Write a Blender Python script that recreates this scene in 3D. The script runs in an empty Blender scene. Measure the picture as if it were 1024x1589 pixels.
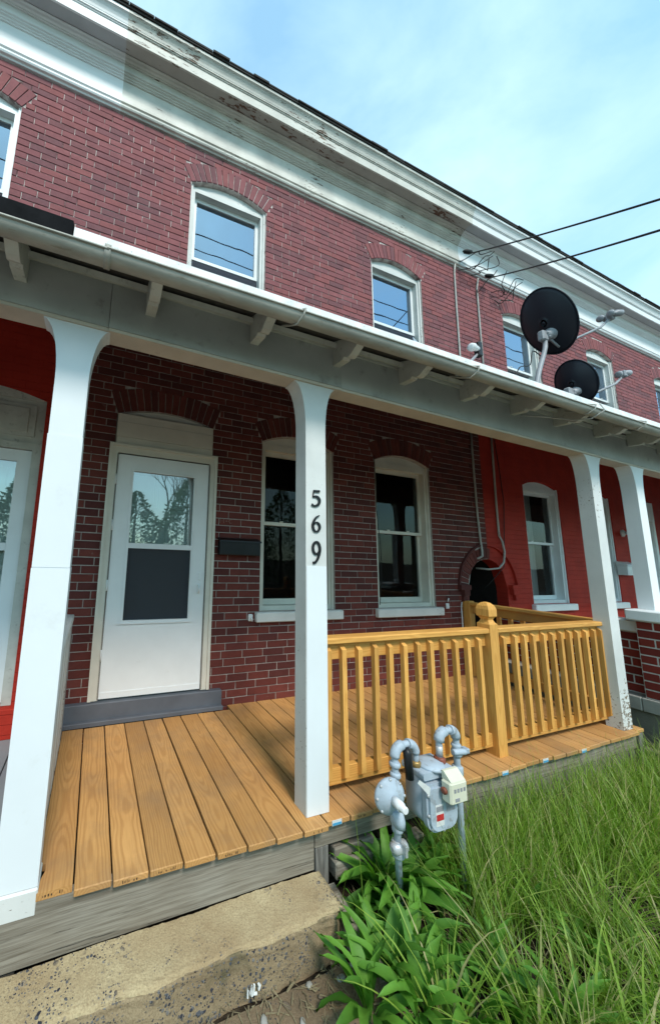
import bpy, bmesh, math, random
from mathutils import Vector, Matrix
random.seed(7)
rad = math.radians
S = bpy.context.scene
COL = S.collection

# ------------------------------------------------------------------ camera
CAM = Vector((0.0, -3.09, 1.3148))
cd = bpy.data.cameras.new('camera'); cam = bpy.data.objects.new('camera', cd); COL.objects.link(cam)
ROT = Matrix(((0.93355615, -0.35681896, 0.03395794), (-0.08612287, -0.13133839, 0.98758953), (-0.34793068, -0.92489484, -0.15334203)))
cam.matrix_world = Matrix.Translation(CAM) @ ROT.transposed().to_4x4()
cd.sensor_fit = 'VERTICAL'; cd.sensor_height = 36.0
cd.lens = 532.623 / 1589 * 36.0
cd.shift_x = (512 - 353.168) / 1589; cd.shift_y = -(794.5 - 780.449) / 1589
cd.clip_start = 0.05; cd.clip_end = 800
S.camera = cam

# ------------------------------------------------------------------ sky, sun, exposure
SUN_EL, SUN_AZ = rad(50), rad(182)      # azimuth clockwise from +Y
w = bpy.data.worlds.new('World'); S.world = w; w.use_nodes = True
nt = w.node_tree; nt.nodes.clear()
out = nt.nodes.new('ShaderNodeOutputWorld'); bg = nt.nodes.new('ShaderNodeBackground')
sky = nt.nodes.new('ShaderNodeTexSky'); sky.sky_type = 'NISHITA'; sky.sun_disc = False
sky.sun_elevation = SUN_EL; sky.sun_rotation = SUN_AZ; sky.air_density = 1.3; sky.dust_density = 0.6; sky.ozone_density = 2.0
tc = nt.nodes.new('ShaderNodeTexCoord'); nz = nt.nodes.new('ShaderNodeTexNoise')
nz.inputs['Scale'].default_value = 2.3; nz.inputs['Detail'].default_value = 7; nz.inputs['Roughness'].default_value = .55
nz.inputs['Distortion'].default_value = .4
mp = nt.nodes.new('ShaderNodeMapping'); mp.inputs['Location'].default_value = (1.7, .4, .3); mp.inputs['Scale'].default_value = (1, 1, 1.6)
rp = nt.nodes.new('ShaderNodeValToRGB'); rp.color_ramp.elements[0].position = .33; rp.color_ramp.elements[1].position = .68
rp.color_ramp.elements[0].color = (.30, .30, .30, 1); rp.color_ramp.elements[1].color = (.95, .95, .95, 1)
mx = nt.nodes.new('ShaderNodeMix'); mx.data_type = 'RGBA'
mx.inputs[7].default_value = (3.8, 5.5, 6.1, 1)
tint = nt.nodes.new('ShaderNodeMix'); tint.data_type = 'RGBA'; tint.blend_type = 'MULTIPLY'; tint.inputs[0].default_value = 1
tint.inputs[7].default_value = (1.0, 1.6, 1.55, 1)
L = nt.links.new
L(tc.outputs['Generated'], mp.inputs[0]); L(mp.outputs[0], nz.inputs['Vector']); L(nz.outputs[0], rp.inputs[0]); L(rp.outputs[0], mx.inputs[0])
L(sky.outputs[0], tint.inputs[6]); L(tint.outputs[2], mx.inputs[6]); L(mx.outputs[2], bg.inputs[0]); L(bg.outputs[0], out.inputs[0])
bg.inputs[1].default_value = 0.13
sd = bpy.data.lights.new('sun', 'SUN'); sun = bpy.data.objects.new('sun', sd); COL.objects.link(sun)
sd.energy = 2.1; sd.angle = rad(13); sd.color = (1, .95, .88)
sdir = Vector((math.sin(SUN_AZ) * math.cos(SUN_EL), math.cos(SUN_AZ) * math.cos(SUN_EL), math.sin(SUN_EL)))
sun.rotation_euler = (-sdir).to_track_quat('-Z', 'Y').to_euler(); sun.location = (0, -6, 12)
vs = S.view_settings; vs.view_transform = 'Standard'; vs.look = 'None'; vs.gamma = 1; vs.use_curve_mapping = False; vs.exposure = 0.68
S.cycles.max_bounces = 6; S.cycles.diffuse_bounces = 3; S.cycles.glossy_bounces = 3; S.cycles.transparent_max_bounces = 8
S.cycles.caustics_reflective = False; S.cycles.caustics_refractive = False
S.cycles.use_denoising = True

# ------------------------------------------------------------------ materials
class NG:
    def __init__(s, name):
        s.m = bpy.data.materials.new(name); s.m.use_nodes = True
        s.t = s.m.node_tree; s.b = s.t.nodes['Principled BSDF']; s.out = s.t.nodes['Material Output']
    def n(s, typ, **k):
        x = s.t.nodes.new(typ)
        for a, v in k.items(): setattr(x, a, v)
        return x
    def put(s, sock, v):
        if v is None: return
        if hasattr(v, 'links'): s.t.links.new(v, sock)
        elif isinstance(v, (tuple, list)) and len(v) == 3 and sock.type == 'RGBA': sock.default_value = (*v, 1)
        else: sock.default_value = v
    def math(s, op, a, b=None, c=None):
        x = s.n('ShaderNodeMath', operation=op)
        s.put(x.inputs[0], a); s.put(x.inputs[1], b); s.put(x.inputs[2], c); return x.outputs[0]
    def mix(s, f, a, b, blend='MIX'):
        x = s.n('ShaderNodeMix', data_type='RGBA', blend_type=blend); x.clamp_factor = True
        s.put(x.inputs[0], f); s.put(x.inputs[6], a); s.put(x.inputs[7], b); return x.outputs[2]
    def coord(s, rnd=True, scale=(1, 1, 1)):
        tc = s.n('ShaderNodeTexCoord'); mp = s.n('ShaderNodeMapping'); s.t.links.new(tc.outputs['Object'], mp.inputs[0])
        mp.inputs['Scale'].default_value = scale
        if rnd:
            oi = s.n('ShaderNodeObjectInfo'); cx = s.n('ShaderNodeCombineXYZ')
            r = s.math('MULTIPLY', oi.outputs['Random'], 37.0)
            for i in range(3): s.t.links.new(r, cx.inputs[i])
            s.t.links.new(cx.outputs[0], mp.inputs['Location'])
        return mp.outputs[0]
    def noise(s, vec, scale, detail=3, rough=.55, dist=0):
        x = s.n('ShaderNodeTexNoise'); s.t.links.new(vec, x.inputs['Vector'])
        x.inputs['Scale'].default_value = scale; x.inputs['Detail'].default_value = detail
        x.inputs['Roughness'].default_value = rough; x.inputs['Distortion'].default_value = dist
        return x.outputs[0]
    def ramp(s, v, *stops):
        x = s.n('ShaderNodeValToRGB'); s.t.links.new(v, x.inputs[0]); e = x.color_ramp.elements
        while len(e) < len(stops): e.new(.5)
        for i, (p, c) in enumerate(stops):
            e[i].position = p; e[i].color = (*c, 1) if isinstance(c, (tuple, list)) else (c, c, c, 1)
        return x.outputs[0]
    def bump(s, h, strength=.3, dist=.01):
        x = s.n('ShaderNodeBump'); x.inputs['Strength'].default_value = strength; x.inputs['Distance'].default_value = dist
        s.t.links.new(h, x.inputs['Height']); s.t.links.new(x.outputs[0], s.b.inputs['Normal'])
    def fin(s, col, rough=.6, spec=.3, metal=0):
        s.put(s.b.inputs['Base Color'], col); s.put(s.b.inputs['Roughness'], rough)
        s.b.inputs['Specular IOR Level'].default_value = spec; s.b.inputs['Metallic'].default_value = metal
        return s.m
def sc(c, k): return tuple(min(1, v * k) for v in c)

def plain(name, c, rough=.6, var=.12, scale=6, bump=.15, bscale=70, spec=.3, metal=0, dirt=None, dth=(.55, .75), stretch=(1, 1, 1)):
    g = NG(name); v = g.coord(scale=stretch)
    n = g.noise(v, scale, 4)
    col = g.mix(g.ramp(n, (.3, 0.), (.7, 1.)), sc(c, 1 - var), sc(c, 1 + var))
    if dirt:
        d = g.noise(v, scale * 2.7, 7, .65)
        col = g.mix(g.ramp(d, (dth[0], 0.), (dth[1], 1.)), col, dirt)
    if bump: g.bump(g.noise(v, bscale, 4), bump, .004)
    return g.fin(col, rough, spec, metal)

def peel(name, c, under, amount=.6, grime=.3, rough=.55, low=None, flow=(1, 2.2, 2.2)):
    """old paint with flaked patches showing wood underneath"""
    g = NG(name); v = g.coord()
    base = g.mix(g.ramp(g.noise(v, 3, 4), (.3, 0.), (.75, 1.)), c, sc(c, 1 - grime))
    sm = g.coord(scale=flow)
    big = g.noise(v, 1.3, 2); fine = g.noise(sm, 26, 8, .7)
    m = g.math('ADD', g.math('MULTIPLY', big, .45), g.math('MULTIPLY', fine, .75))
    if low:
        sp_ = g.n('ShaderNodeSeparateXYZ'); tc_ = g.n('ShaderNodeTexCoord'); g.t.links.new(tc_.outputs['Object'], sp_.inputs[0])
        m = g.math('ADD', m, g.ramp(sp_.outputs[2], (.0, low), (.9, low * .35), (1., .0)))
    mask = g.ramp(m, (amount, 0.), (amount + .02, 1.))
    und = g.mix(g.noise(v, 30, 4), under, sc(under, .55))
    spk = g.ramp(g.noise(sm, 60, 5, .7), (.66, 0.), (.70, .55))
    col = g.mix(mask, base, und); col = g.mix(spk, col, sc(under, .8))
    h = g.math('SUBTRACT', g.math('MULTIPLY', g.noise(v, 50, 3), .25), mask)
    g.bump(h, .5, .003)
    return g.fin(col, rough, .3)

def wood(name, ca, cb, axis, freq=210, grey=None, rough=.62, contrast=1.0, dark=None):
    g = NG(name); tc = g.n('ShaderNodeTexCoord'); sp = g.n('ShaderNodeSeparateXYZ'); g.t.links.new(tc.outputs['Object'], sp.inputs[0])
    oi = g.n('ShaderNodeObjectInfo'); r = oi.outputs['Random']
    a = sp.outputs[axis]; o1, o2 = [sp.outputs[i] for i in range(3) if i != axis]
    along = g.math('ADD', a, g.math('MULTIPLY', r, 61.0))
    c1 = g.n('ShaderNodeCombineXYZ'); g.t.links.new(g.math('MULTIPLY', along, .9), c1.inputs[0]); g.t.links.new(g.math('MULTIPLY', r, 17.0), c1.inputs[1])
    c2 = g.n('ShaderNodeCombineXYZ'); g.t.links.new(g.math('MULTIPLY', along, 1.3), c2.inputs[0]); g.t.links.new(g.math('MULTIPLY_ADD', r, 29.0, 40.0), c2.inputs[1])
    w1 = g.math('MULTIPLY_ADD', g.noise(c1.outputs[0], 1.0, 2), .10, -.05)
    w2 = g.math('MULTIPLY_ADD', g.noise(c2.outputs[0], 1.0, 2), .13, -.055)
    cc = g.n('ShaderNodeCombineXYZ'); g.t.links.new(g.math('MULTIPLY', along, 2.2), cc.inputs[axis])
    j = [i for i in range(3) if i != axis]
    g.t.links.new(g.math('MULTIPLY', o1, 14.0), cc.inputs[j[0]]); g.t.links.new(g.math('MULTIPLY', o2, 14.0), cc.inputs[j[1]])
    wob = g.math('MULTIPLY_ADD', g.noise(cc.outputs[0], 1.6, 3), .022, -.011)
    u = g.math('ADD', g.math('ADD', o1, w1), wob); v2 = g.math('ADD', g.math('ADD', o2, w2), g.math('MULTIPLY_ADD', r, .06, -.03))
    rr = g.math('SQRT', g.math('ADD', g.math('MULTIPLY', u, u), g.math('MULTIPLY', v2, v2)))
    ph = g.math('SINE', g.math('MULTIPLY', rr, float(freq)))
    ring = g.ramp(g.math('MULTIPLY_ADD', ph, .5, .5), (.35, 0.), (.9, 1.))
    # fine fibre streaks
    cf = g.n('ShaderNodeCombineXYZ'); g.t.links.new(g.math('MULTIPLY', along, 6.0), cf.inputs[axis])
    g.t.links.new(g.math('MULTIPLY', o1, 220.0), cf.inputs[j[0]]); g.t.links.new(g.math('MULTIPLY', o2, 220.0), cf.inputs[j[1]])
    fib = g.noise(cf.outputs[0], 1.0, 3)
    col = g.mix(g.math('MULTIPLY', ring, .55 * contrast), ca, cb)
    col = g.mix(g.math('MULTIPLY', g.ramp(fib, (.45, 0.), (.75, 1.)), .35 if grey is None else .8), col, sc(cb, .75))
    big = g.noise(g.coord(), 2.2, 3)
    col = g.mix(g.ramp(big, (.35, 0.), (.75, .5)), col, sc(cb, .9) if grey is None else grey)
    hv = g.math('MULTIPLY_ADD', r, .3, .85); mm = g.n('ShaderNodeCombineColor')
    for i in range(3): g.t.links.new(hv, mm.inputs[i])
    col = g.mix(1.0, col, mm.outputs[0], 'MULTIPLY')
    if axis == 1:
        geo = g.n('ShaderNodeNewGeometry'); wd = g.noise(geo.outputs['Position'], 2.6, 6, .65)
        col = g.mix(g.ramp(wd, (.46, 0.), (.72, .55)), col, (.24, .15, .085))
    # knots
    vo = g.n('ShaderNodeTexVoronoi'); vo.feature = 'F1'; ck = g.n('ShaderNodeCombineXYZ')
    g.t.links.new(g.math('MULTIPLY', along, 1.9), ck.inputs[axis]); g.t.links.new(g.math('MULTIPLY', o1, 3.5), ck.inputs[j[0]]); g.t.links.new(g.math('MULTIPLY', r, 9.0), ck.inputs[j[1]])
    g.t.links.new(ck.outputs[0], vo.inputs['Vector']); vo.inputs['Scale'].default_value = 1.0
    col = g.mix(g.ramp(vo.outputs[0], (.025, .85), (.05, 0.)), col, dark or sc(cb, .4))
    if grey is not None:
        cf2 = g.n('ShaderNodeCombineXYZ'); g.t.links.new(g.math('MULTIPLY', along, 2.0), cf2.inputs[axis]); g.t.links.new(g.math('MULTIPLY', o1, 55.0), cf2.inputs[j[0]]); g.t.links.new(g.math('MULTIPLY', o2, 55.0), cf2.inputs[j[1]])
        crack = g.ramp(g.noise(cf2.outputs[0], 1.0, 5, .7), (.33, 1.), (.40, 0.))
        col = g.mix(g.ramp(g.noise(cf2.outputs[0], .35, 4, .6), (.5, 0.), (.72, .75)), col, (.085, .065, .045))
        col = g.mix(g.math('MULTIPLY', crack, .9), col, (.035, .03, .025))
    g.bump(g.math('ADD', g.math('MULTIPLY', fib, .6), g.math('MULTIPLY', ring, .3)), .25 if grey is None else .7, .002)
    return g.fin(col, rough, .25)

def brickmat(name, cols, smear=.25, smearc=(.5, .46, .42)):
    g = NG(name); v = g.coord(rnd=False)
    at = g.n('ShaderNodeAttribute', attribute_name='tone'); oi = g.n('ShaderNodeObjectInfo')
    t = g.math('FRACT', g.math('ADD', at.outputs['Fac'], oi.outputs['Random']))
    stops = [(i / len(cols), c) for i, c in enumerate(cols)]
    col = g.ramp(t, *stops)
    geo = g.n('ShaderNodeNewGeometry'); pv = geo.outputs['Position']
    n1 = g.noise(pv, 9, 6, .65); n2 = g.noise(pv, 45, 5, .7)
    col = g.mix(g.ramp(n1, (.35, .0), (.8, .55)), col, sc(cols[0], .55))
    col = g.mix(g.ramp(n2, (.5, 0.), (.85, .5)), col, sc(cols[-1], 1.25))
    col = g.mix(g.math('MULTIPLY', g.ramp(g.noise(pv, 14, 8, .75), (.62, 0.), (.70, 1.)), smear), col, smearc)
    g.bump(g.noise(pv, 110, 5, .65), .45, .003)
    return g.fin(col, .82, .2)

def glass(name, k=.12, tintc=(.9, .95, .95), fres=1.5, gc=(1, 1, 1)):
    g = NG(name); t = g.t; t.nodes.remove(g.b)
    tr = g.n('ShaderNodeBsdfTransparent'); tr.inputs[0].default_value = (*tintc, 1)
    gl = g.n('ShaderNodeBsdfGlossy'); gl.inputs['Roughness'].default_value = .015; gl.inputs[0].default_value = (*gc, 1)
    nn = g.noise(g.coord(), 1.6, 2); bp = g.n('ShaderNodeBump'); bp.inputs['Strength'].default_value = .05; bp.inputs['Distance'].default_value = .02
    t.links.new(nn, bp.inputs['Height']); t.links.new(bp.outputs[0], gl.inputs['Normal'])
    fr = g.n('ShaderNodeFresnel'); fr.inputs[0].default_value = fres
    f = g.math('ADD', fr.outputs[0], k); ms = g.n('ShaderNodeMixShader')
    t.links.new(f, ms.inputs[0]); t.links.new(tr.outputs[0], ms.inputs[1]); t.links.new(gl.outputs[0], ms.inputs[2]); t.links.new(ms.outputs[0], g.out.inputs[0])
    return g.m
def screenmat(name, c, cover):
    g = NG(name); t = g.t
    g.fin(c, .7, .2); tr = g.n('ShaderNodeBsdfTransparent'); ms = g.n('ShaderNodeMixShader')
    ms.inputs[0].default_value = cover
    t.links.new(tr.outputs[0], ms.inputs[1]); t.links.new(g.b.outputs[0], ms.inputs[2]); t.links.new(ms.outputs[0], g.out.inputs[0])
    return g.m
def leafmat(name, ca, cb, trans=.35, rough=.45, dry=None):
    g = NG(name); t = g.t
    at = g.n('ShaderNodeAttribute', attribute_name='tone'); oi = g.n('ShaderNodeObjectInfo')
    f = g.math('FRACT', g.math('ADD', at.outputs['Fac'], oi.outputs['Random']))
    stops = [(0., ca), (.72, cb)] + ([(.84, cb), (.93, dry)] if dry else [])
    col = g.ramp(f, *stops)
    geo = g.n('ShaderNodeNewGeometry')
    col = g.mix(g.ramp(g.noise(geo.outputs['Position'], 30, 3), (.4, 0.), (.8, .4)), col, sc(ca, .7))
    g.fin(col, rough, .35)
    tl = g.n('ShaderNodeBsdfTranslucent'); t.links.new(g.mix(1.0, col, (1.0, 1.15, .5), 'MULTIPLY'), tl.inputs[0])
    ms = g.n('ShaderNodeMixShader'); ms.inputs[0].default_value = trans
    t.links.new(g.b.outputs[0], ms.inputs[1]); t.links.new(tl.outputs[0], ms.inputs[2]); t.links.new(ms.outputs[0], g.out.inputs[0])
    return g.m

M = {}
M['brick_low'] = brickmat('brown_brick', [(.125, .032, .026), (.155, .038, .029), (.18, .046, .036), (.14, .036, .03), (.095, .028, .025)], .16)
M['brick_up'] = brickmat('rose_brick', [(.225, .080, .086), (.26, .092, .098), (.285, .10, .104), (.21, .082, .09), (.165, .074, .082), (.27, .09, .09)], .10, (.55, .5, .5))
M['mortar_low'] = plain('pale_mortar', (.40, .345, .31), .9, .2, 20, .3)
M['mortar_up'] = NG('mixed_mortar')
g = M['mortar_up']; v = g.coord(rnd=False)
M['mortar_up'] = g.fin(g.mix(g.ramp(g.noise(v, 5, 6, .7), (.36, 0.), (.56, 1.)), (.09, .04, .04), (.60, .53, .50)), .9, .2)
M['red_brick'] = brickmat('red_pier_brick', [(.20, .028, .020), (.25, .035, .024), (.28, .042, .028), (.17, .026, .02)], .05)
M['mortar_white'] = plain('white_mortar', (.62, .60, .57), .9, .1, 20, .3)
# painted masonry wall: brick courses only as fine relief under the paint
def painted_brick(name, c):
    g = NG(name); geo = g.n('ShaderNodeNewGeometry'); sp = g.n('ShaderNodeSeparateXYZ'); g.t.links.new(geo.outputs['Position'], sp.inputs[0])
    cx = g.n('ShaderNodeCombineXYZ'); g.t.links.new(sp.outputs[0], cx.inputs[0]); g.t.links.new(sp.outputs[2], cx.inputs[1])
    bt = g.n('ShaderNodeTexBrick'); g.t.links.new(cx.outputs[0], bt.inputs['Vector']); bt.inputs['Scale'].default_value = 1
    bt.inputs['Brick Width'].default_value = .216; bt.inputs['Row Height'].default_value = .0674; bt.inputs['Mortar Size'].default_value = .004; bt.inputs['Mortar Smooth'].default_value = .6
    pv = geo.outputs['Position']
    col = g.mix(g.ramp(g.noise(pv, 4, 5), (.3, 0.), (.75, 1.)), sc(c, .82), sc(c, 1.15))
    h = g.math('ADD', g.math('MULTIPLY', bt.outputs['Fac'], -1.0), g.math('MULTIPLY', g.noise(pv, 70, 4), .5))
    g.bump(h, .9, .006)
    return g.fin(col, .7, .15)
M['red_wall'] = painted_brick('red_painted_brick', (.40, .030, .018))
M['white'] = plain('white_paint', (.76, .775, .775), .45, .05, 3, .06, 90, dirt=(.55, .54, .5), dth=(.66, .9))
M['vinyl'] = plain('white_wrap', (.70, .725, .74), .42, .04, 2, .06, 25, dirt=(.6, .6, .58), dth=(.62, .9))
M['cream'] = peel('cream_paint', (.70, .66, .57), (.28, .20, .13), .80, .2)
M['white_old'] = peel('old_white_paint', (.68, .68, .65), (.20, .13, .08), .735, .22)
M['post_peel'] = peel('flaking_white_paint', (.69, .69, .67), (.24, .17, .11), .745, .18, low=.145)
M['corn_clean'] = plain('clean_cornice_paint', (.74, .75, .75), .45, .08, 3, .1, 60, stretch=(.4, 2, 2))
M['corn_peel'] = peel('weathered_cornice_paint', (.68, .66, .60), (.17, .10, .065), .705, .35, flow=(.3, 1.6, 1.6))
M['soffit_clean'] = plain('grey_soffit_paint', (.42, .42, .43), .6, .1, 4, .1)
M['soffit_peel'] = peel('flaking_soffit_paint', (.46, .42, .38), (.17, .075, .045), .66, .3, flow=(.35, 1.2, 1.2))
M['beam'] = plain('grey_beam_paint', (.39, .39, .36), .6, .16, 3, .2, 60, dirt=(.17, .16, .135), dth=(.58, .82))
M['beam_under'] = plain('beige_beam_paint', (.56, .49, .40), .6, .1, 5, .1, dirt=(.3, .24, .18), dth=(.65, .8))
M['bracket'] = plain('dull_white_paint', (.50, .49, .44), .6, .14, 7, .2, 50, dirt=(.18, .16, .13), dth=(.58, .8))
M['gutter'] = plain('gutter_paint', (.36, .345, .30), .6, .22, 5, .12, 50, dirt=(.20, .16, .11), dth=(.58, .8), stretch=(.8, 3, 3))
M['flash'] = plain('white_roof_coating', (.72, .72, .71), .6, .15, 14, .2, dirt=(.3, .3, .3), dth=(.6, .75))
M['black'] = plain('black_tar', (.010, .010, .011), .95, .3, 10, .3, spec=.05)
M['roof'] = plain('dark_roofing', (.035, .032, .03), .9, .3, 12, .5)
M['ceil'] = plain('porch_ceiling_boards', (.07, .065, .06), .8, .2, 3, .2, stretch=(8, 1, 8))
M['slate'] = plain('grey_painted_board', (.105, .115, .135), .5, .12, 6, .12, 50, dirt=(.2, .15, .09), dth=(.72, .78))
M['pine_deck'] = wood('deck_pine', (.58, .31, .11), (.35, .155, .045), 1, 560, contrast=.8)
M['pine_x'] = wood('rail_pine_x', (.74, .385, .10), (.52, .225, .045), 0, 520, contrast=.8)
M['pine_y'] = wood('rail_pine_y', (.70, .37, .095), (.50, .215, .045), 1, 520, contrast=.8)
M['pine_z'] = wood('rail_pine_z', (.74, .385, .10), (.52, .225, .045), 2, 520, contrast=.8)
M['old_x'] = wood('weathered_timber_x', (.29, .262, .215), (.15, .125, .095), 0, 300, grey=(.15, .11, .07), rough=.9, contrast=.45)
M['old_z'] = wood('weathered_timber_z', (.25, .235, .21), (.09, .085, .08), 2, 420, grey=(.15, .14, .13), rough=.85)
M['grey_deck'] = plain('grey_porch_paint', (.19, .20, .21), .6, .12, 5, .15, stretch=(1, .2, 1))
M['glass'] = glass('window_glass', .0, (.75, .8, .8), 1.33)
M['glass_sky'] = glass('reflective_window_glass', .40, (.5, .55, .6), 1.5, (.62, .76, .95))
M['glass_door'] = glass('storm_door_glass', .20, (.80, .90, .87))
M['screen'] = screenmat('insect_screen', (.034, .038, .046), .87)
M['screen_up'] = screenmat('upper_insect_screen', (.035, .042, .06), .8)
M['passage_shade'] = plain('passage_shade_brick', (.016, .012, .011), .95, .3, 9, .5, 40)  # the passage's darkness is put into this near-black brick colour
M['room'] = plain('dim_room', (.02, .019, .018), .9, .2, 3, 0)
M['curtain'] = plain('curtain_cloth', (.42, .39, .37), .9, .12, 3, .2, stretch=(14, 1, .4))
M['blackpl'] = plain('black_plastic', (.012, .012, .013), .4, .2, 5, .05)
M['dish'] = plain('dark_dish_paint', (.014, .016, .024), .45, .2, 3, .03)
M['dishgrey'] = plain('dish_grey_metal', (.30, .31, .33), .45, .15, 10, .1, dirt=(.12, .09, .07), dth=(.68, .8))
M['cable'] = plain('black_cable', (.012, .012, .012), .6, .2, 9, 0)
M['conduit'] = plain('grey_cable_sheath', (.42, .41, .38), .6, .15, 9, .1)
M['meter'] = plain('meter_paint', (.37, .43, .49), .5, .14, 9, .3, 60, dirt=(.20, .19, .18), dth=(.56, .74))
M['meter_dark'] = plain('meter_shade_paint', (.32, .38, .44), .5, .12, 7, .1)  # darker copy of the meter paint, with the side's shade in its colour
M['galv'] = plain('galvanised_pipe', (.46, .47, .48), .4, .2, 18, .15, metal=.3, dirt=(.2, .15, .11), dth=(.6, .78))
M['copper'] = plain('rusty_nut', (.20, .06, .035), .5, .3, 30, .2)
M['brass'] = plain('brass_nut', (.35, .22, .08), .4, .25, 30, .2, metal=.5)
M['index'] = plain('cream_index_box', (.62, .60, .47), .4, .07, 8, .05)
M['sticker'] = plain('pale_sticker', (.6, .6, .58), .5, .1, 30, 0)
M['stick_red'] = plain('red_print', (.45, .03, .03), .5, .2, 60, 0)
M['stick_grey'] = plain('grey_sticker', (.25, .25, .27), .5, .2, 60, 0)
M['tag_blue'] = plain('blue_tag', (.07, .30, .50), .5, .15, 60, 0)
M['ink'] = plain('dark_ink', (.03, .022, .015), .7, .2, 40, 0)
M['chalk'] = plain('white_splash', (.75, .75, .73), .8, .08, 30, .1)
M['scratch'] = plain('scratched_brick', (.30, .16, .13), .9, .2, 30, 0)
M['conc_base'] = plain('parged_concrete', (.19, .17, .135), .9, .2, 3, .4, 60, dirt=(.10, .095, .08), dth=(.55, .8))
M['stone_band'] = plain('grey_stone_band', (.30, .29, .26), .85, .15, 8, .3, 60)
M['lampw'] = plain('white_enamel', (.7, .7, .7), .3, .05, 8, 0)
# step: sandy concrete with stones showing where it has worn; damp moss stains, and shade put into the colour, on its riser
def concrete(name, ca, cb, moss, mth, pth):
    g = NG(name); v = g.coord(rnd=False)
    big = g.noise(v, 2.6, 5, .6); col = g.mix(g.ramp(big, (.36, 0.), (.62, 1.)), ca, cb)
    col = g.mix(g.ramp(g.noise(v, 150, 4, .75), (.42, 0.), (.7, .75)), col, sc(cb, .6))
    col = g.mix(g.ramp(g.noise(v, 70, 5, .8), (.6, 0.), (.72, .6)), col, sc(ca, 1.35))
    col = g.mix(g.ramp(g.noise(v, 5.1, 7, .7), (mth, 0.), (mth + .14, .85)), col, moss)
    h = g.math('MULTIPLY', g.noise(v, 90, 6, .7), .9)
    for sc_, th, hi in ((30, .30, pth), (58, .34, pth - .03), (110, .32, pth - .06)):
        vo = g.n('ShaderNodeTexVoronoi'); vd = g.n('ShaderNodeVectorMath', operation='ADD'); nd = g.n('ShaderNodeTexNoise'); g.t.links.new(v, nd.inputs['Vector']); nd.inputs['Scale'].default_value = sc_ * 1.3
        sv = g.n('ShaderNodeVectorMath', operation='SCALE'); g.t.links.new(nd.outputs[1], sv.inputs[0]); sv.inputs['Scale'].default_value = .55 / sc_
        g.t.links.new(v, vd.inputs[0]); g.t.links.new(sv.outputs[0], vd.inputs[1]); g.t.links.new(vd.outputs[0], vo.inputs['Vector']); vo.inputs['Scale'].default_value = sc_
        sp = g.n('ShaderNodeSeparateColor'); g.t.links.new(vo.outputs['Color'], sp.inputs[0])
        keep = g.math('GREATER_THAN', sp.outputs[1], .45)
        m_ = g.math('MULTIPLY', g.math('MULTIPLY', g.ramp(vo.outputs[0], (th - .06, 1.), (th, 0.)), keep), g.ramp(g.noise(v, 3.4, 3), (hi, 0.), (hi + .06, 1.)))
        col = g.mix(m_, col, g.ramp(sp.outputs[0], (.0, (.03, .03, .04)), (.5, (.07, .075, .09)), (1., (.20, .19, .18))))
        h = g.math('ADD', h, g.math('MULTIPLY', m_, .4))
    g.bump(h, .8, .006)
    return g.fin(col, .93, .2)
M['step'] = concrete('sandy_concrete', (.52, .42, .25), (.36, .26, .145), (.22, .16, .09), .60, .555)
M['step_front'] = concrete('damp_shaded_concrete', (.36, .275, .165), (.25, .18, .105), (.10, .088, .05), .53, .47)
g = NG('sandy_path'); v = g.coord(rnd=False)
col = g.mix(g.ramp(g.noise(v, 4, 6, .65), (.35, 0.), (.7, 1.)), (.23, .165, .10), (.12, .09, .06))
vo = g.n('ShaderNodeTexVoronoi'); g.t.links.new(v, vo.inputs['Vector']); vo.inputs['Scale'].default_value = 70
col = g.mix(g.math('MULTIPLY', g.ramp(vo.outputs[0], (.2, 1.), (.28, 0.)), g.ramp(g.noise(v, 9, 3), (.52, 0.), (.6, 1.))), col, (.06, .055, .055))
g.bump(g.noise(v, 80, 6, .7), .8, .008); M['path'] = g.fin(col, .95, .15)
g = NG('dark_soil'); v = g.coord(rnd=False)
col = g.mix(g.ramp(g.noise(v, 6, 6, .65), (.35, 0.), (.7, 1.)), (.06, .045, .03), (.025, .02, .014))
g.bump(g.noise(v, 60, 6, .7), .9, .02); M['soil'] = g.fin(col, .95, .1)
M['asphalt'] = plain('asphalt', (.05, .05, .052), .9, .2, 6, .5, 200)
M['pave'] = plain('pavement_concrete', (.42, .40, .36), .9, .12, 2, .4, 90)
M['grass'] = leafmat('grass_blades', (.11, .21, .022), (.34, .49, .08), .45, .42, dry=(.52, .46, .22))
M['weed'] = leafmat('dock_leaf', (.055, .165, .018), (.15, .34, .042), .38, .55)
M['weed_pale'] = leafmat('pale_dock_leaf', (.09, .24, .028), (.17, .37, .05), .4, .5)
M['straw'] = leafmat('dead_straw', (.17, .13, .075), (.30, .25, .15), .2, .8)
M['needle'] = leafmat('evergreen_leaf', (.04, .085, .03), (.075, .13, .05), .25, .6)
M['bark'] = plain('tree_bark', (.10, .08, .06), .9, .2, 10, .6)
M['spiky'] = plain('dry_debris', (.13, .10, .07), .9, .35, 20, .5)
M['rag'] = plain('pale_blue_litter', (.30, .48, .52), .6, .15, 14, .1)

# ------------------------------------------------------------------ mesh helpers
def tag(o, label=None, cat=None, group=None, kind=None):
    for k, v in (('label', label), ('category', cat), ('group', group), ('kind', kind)):
        if v: o[k] = v
    return o
def wloc(o):
    p = Vector(o.location)
    while o.parent: o = o.parent; p = p + Vector(o.location)
    return p
def empty(name, loc, label, cat, group=None):
    o = bpy.data.objects.new(name, None); COL.objects.link(o); o.location = loc; o.empty_display_size = .1
    return tag(o, label, cat, group)

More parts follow.
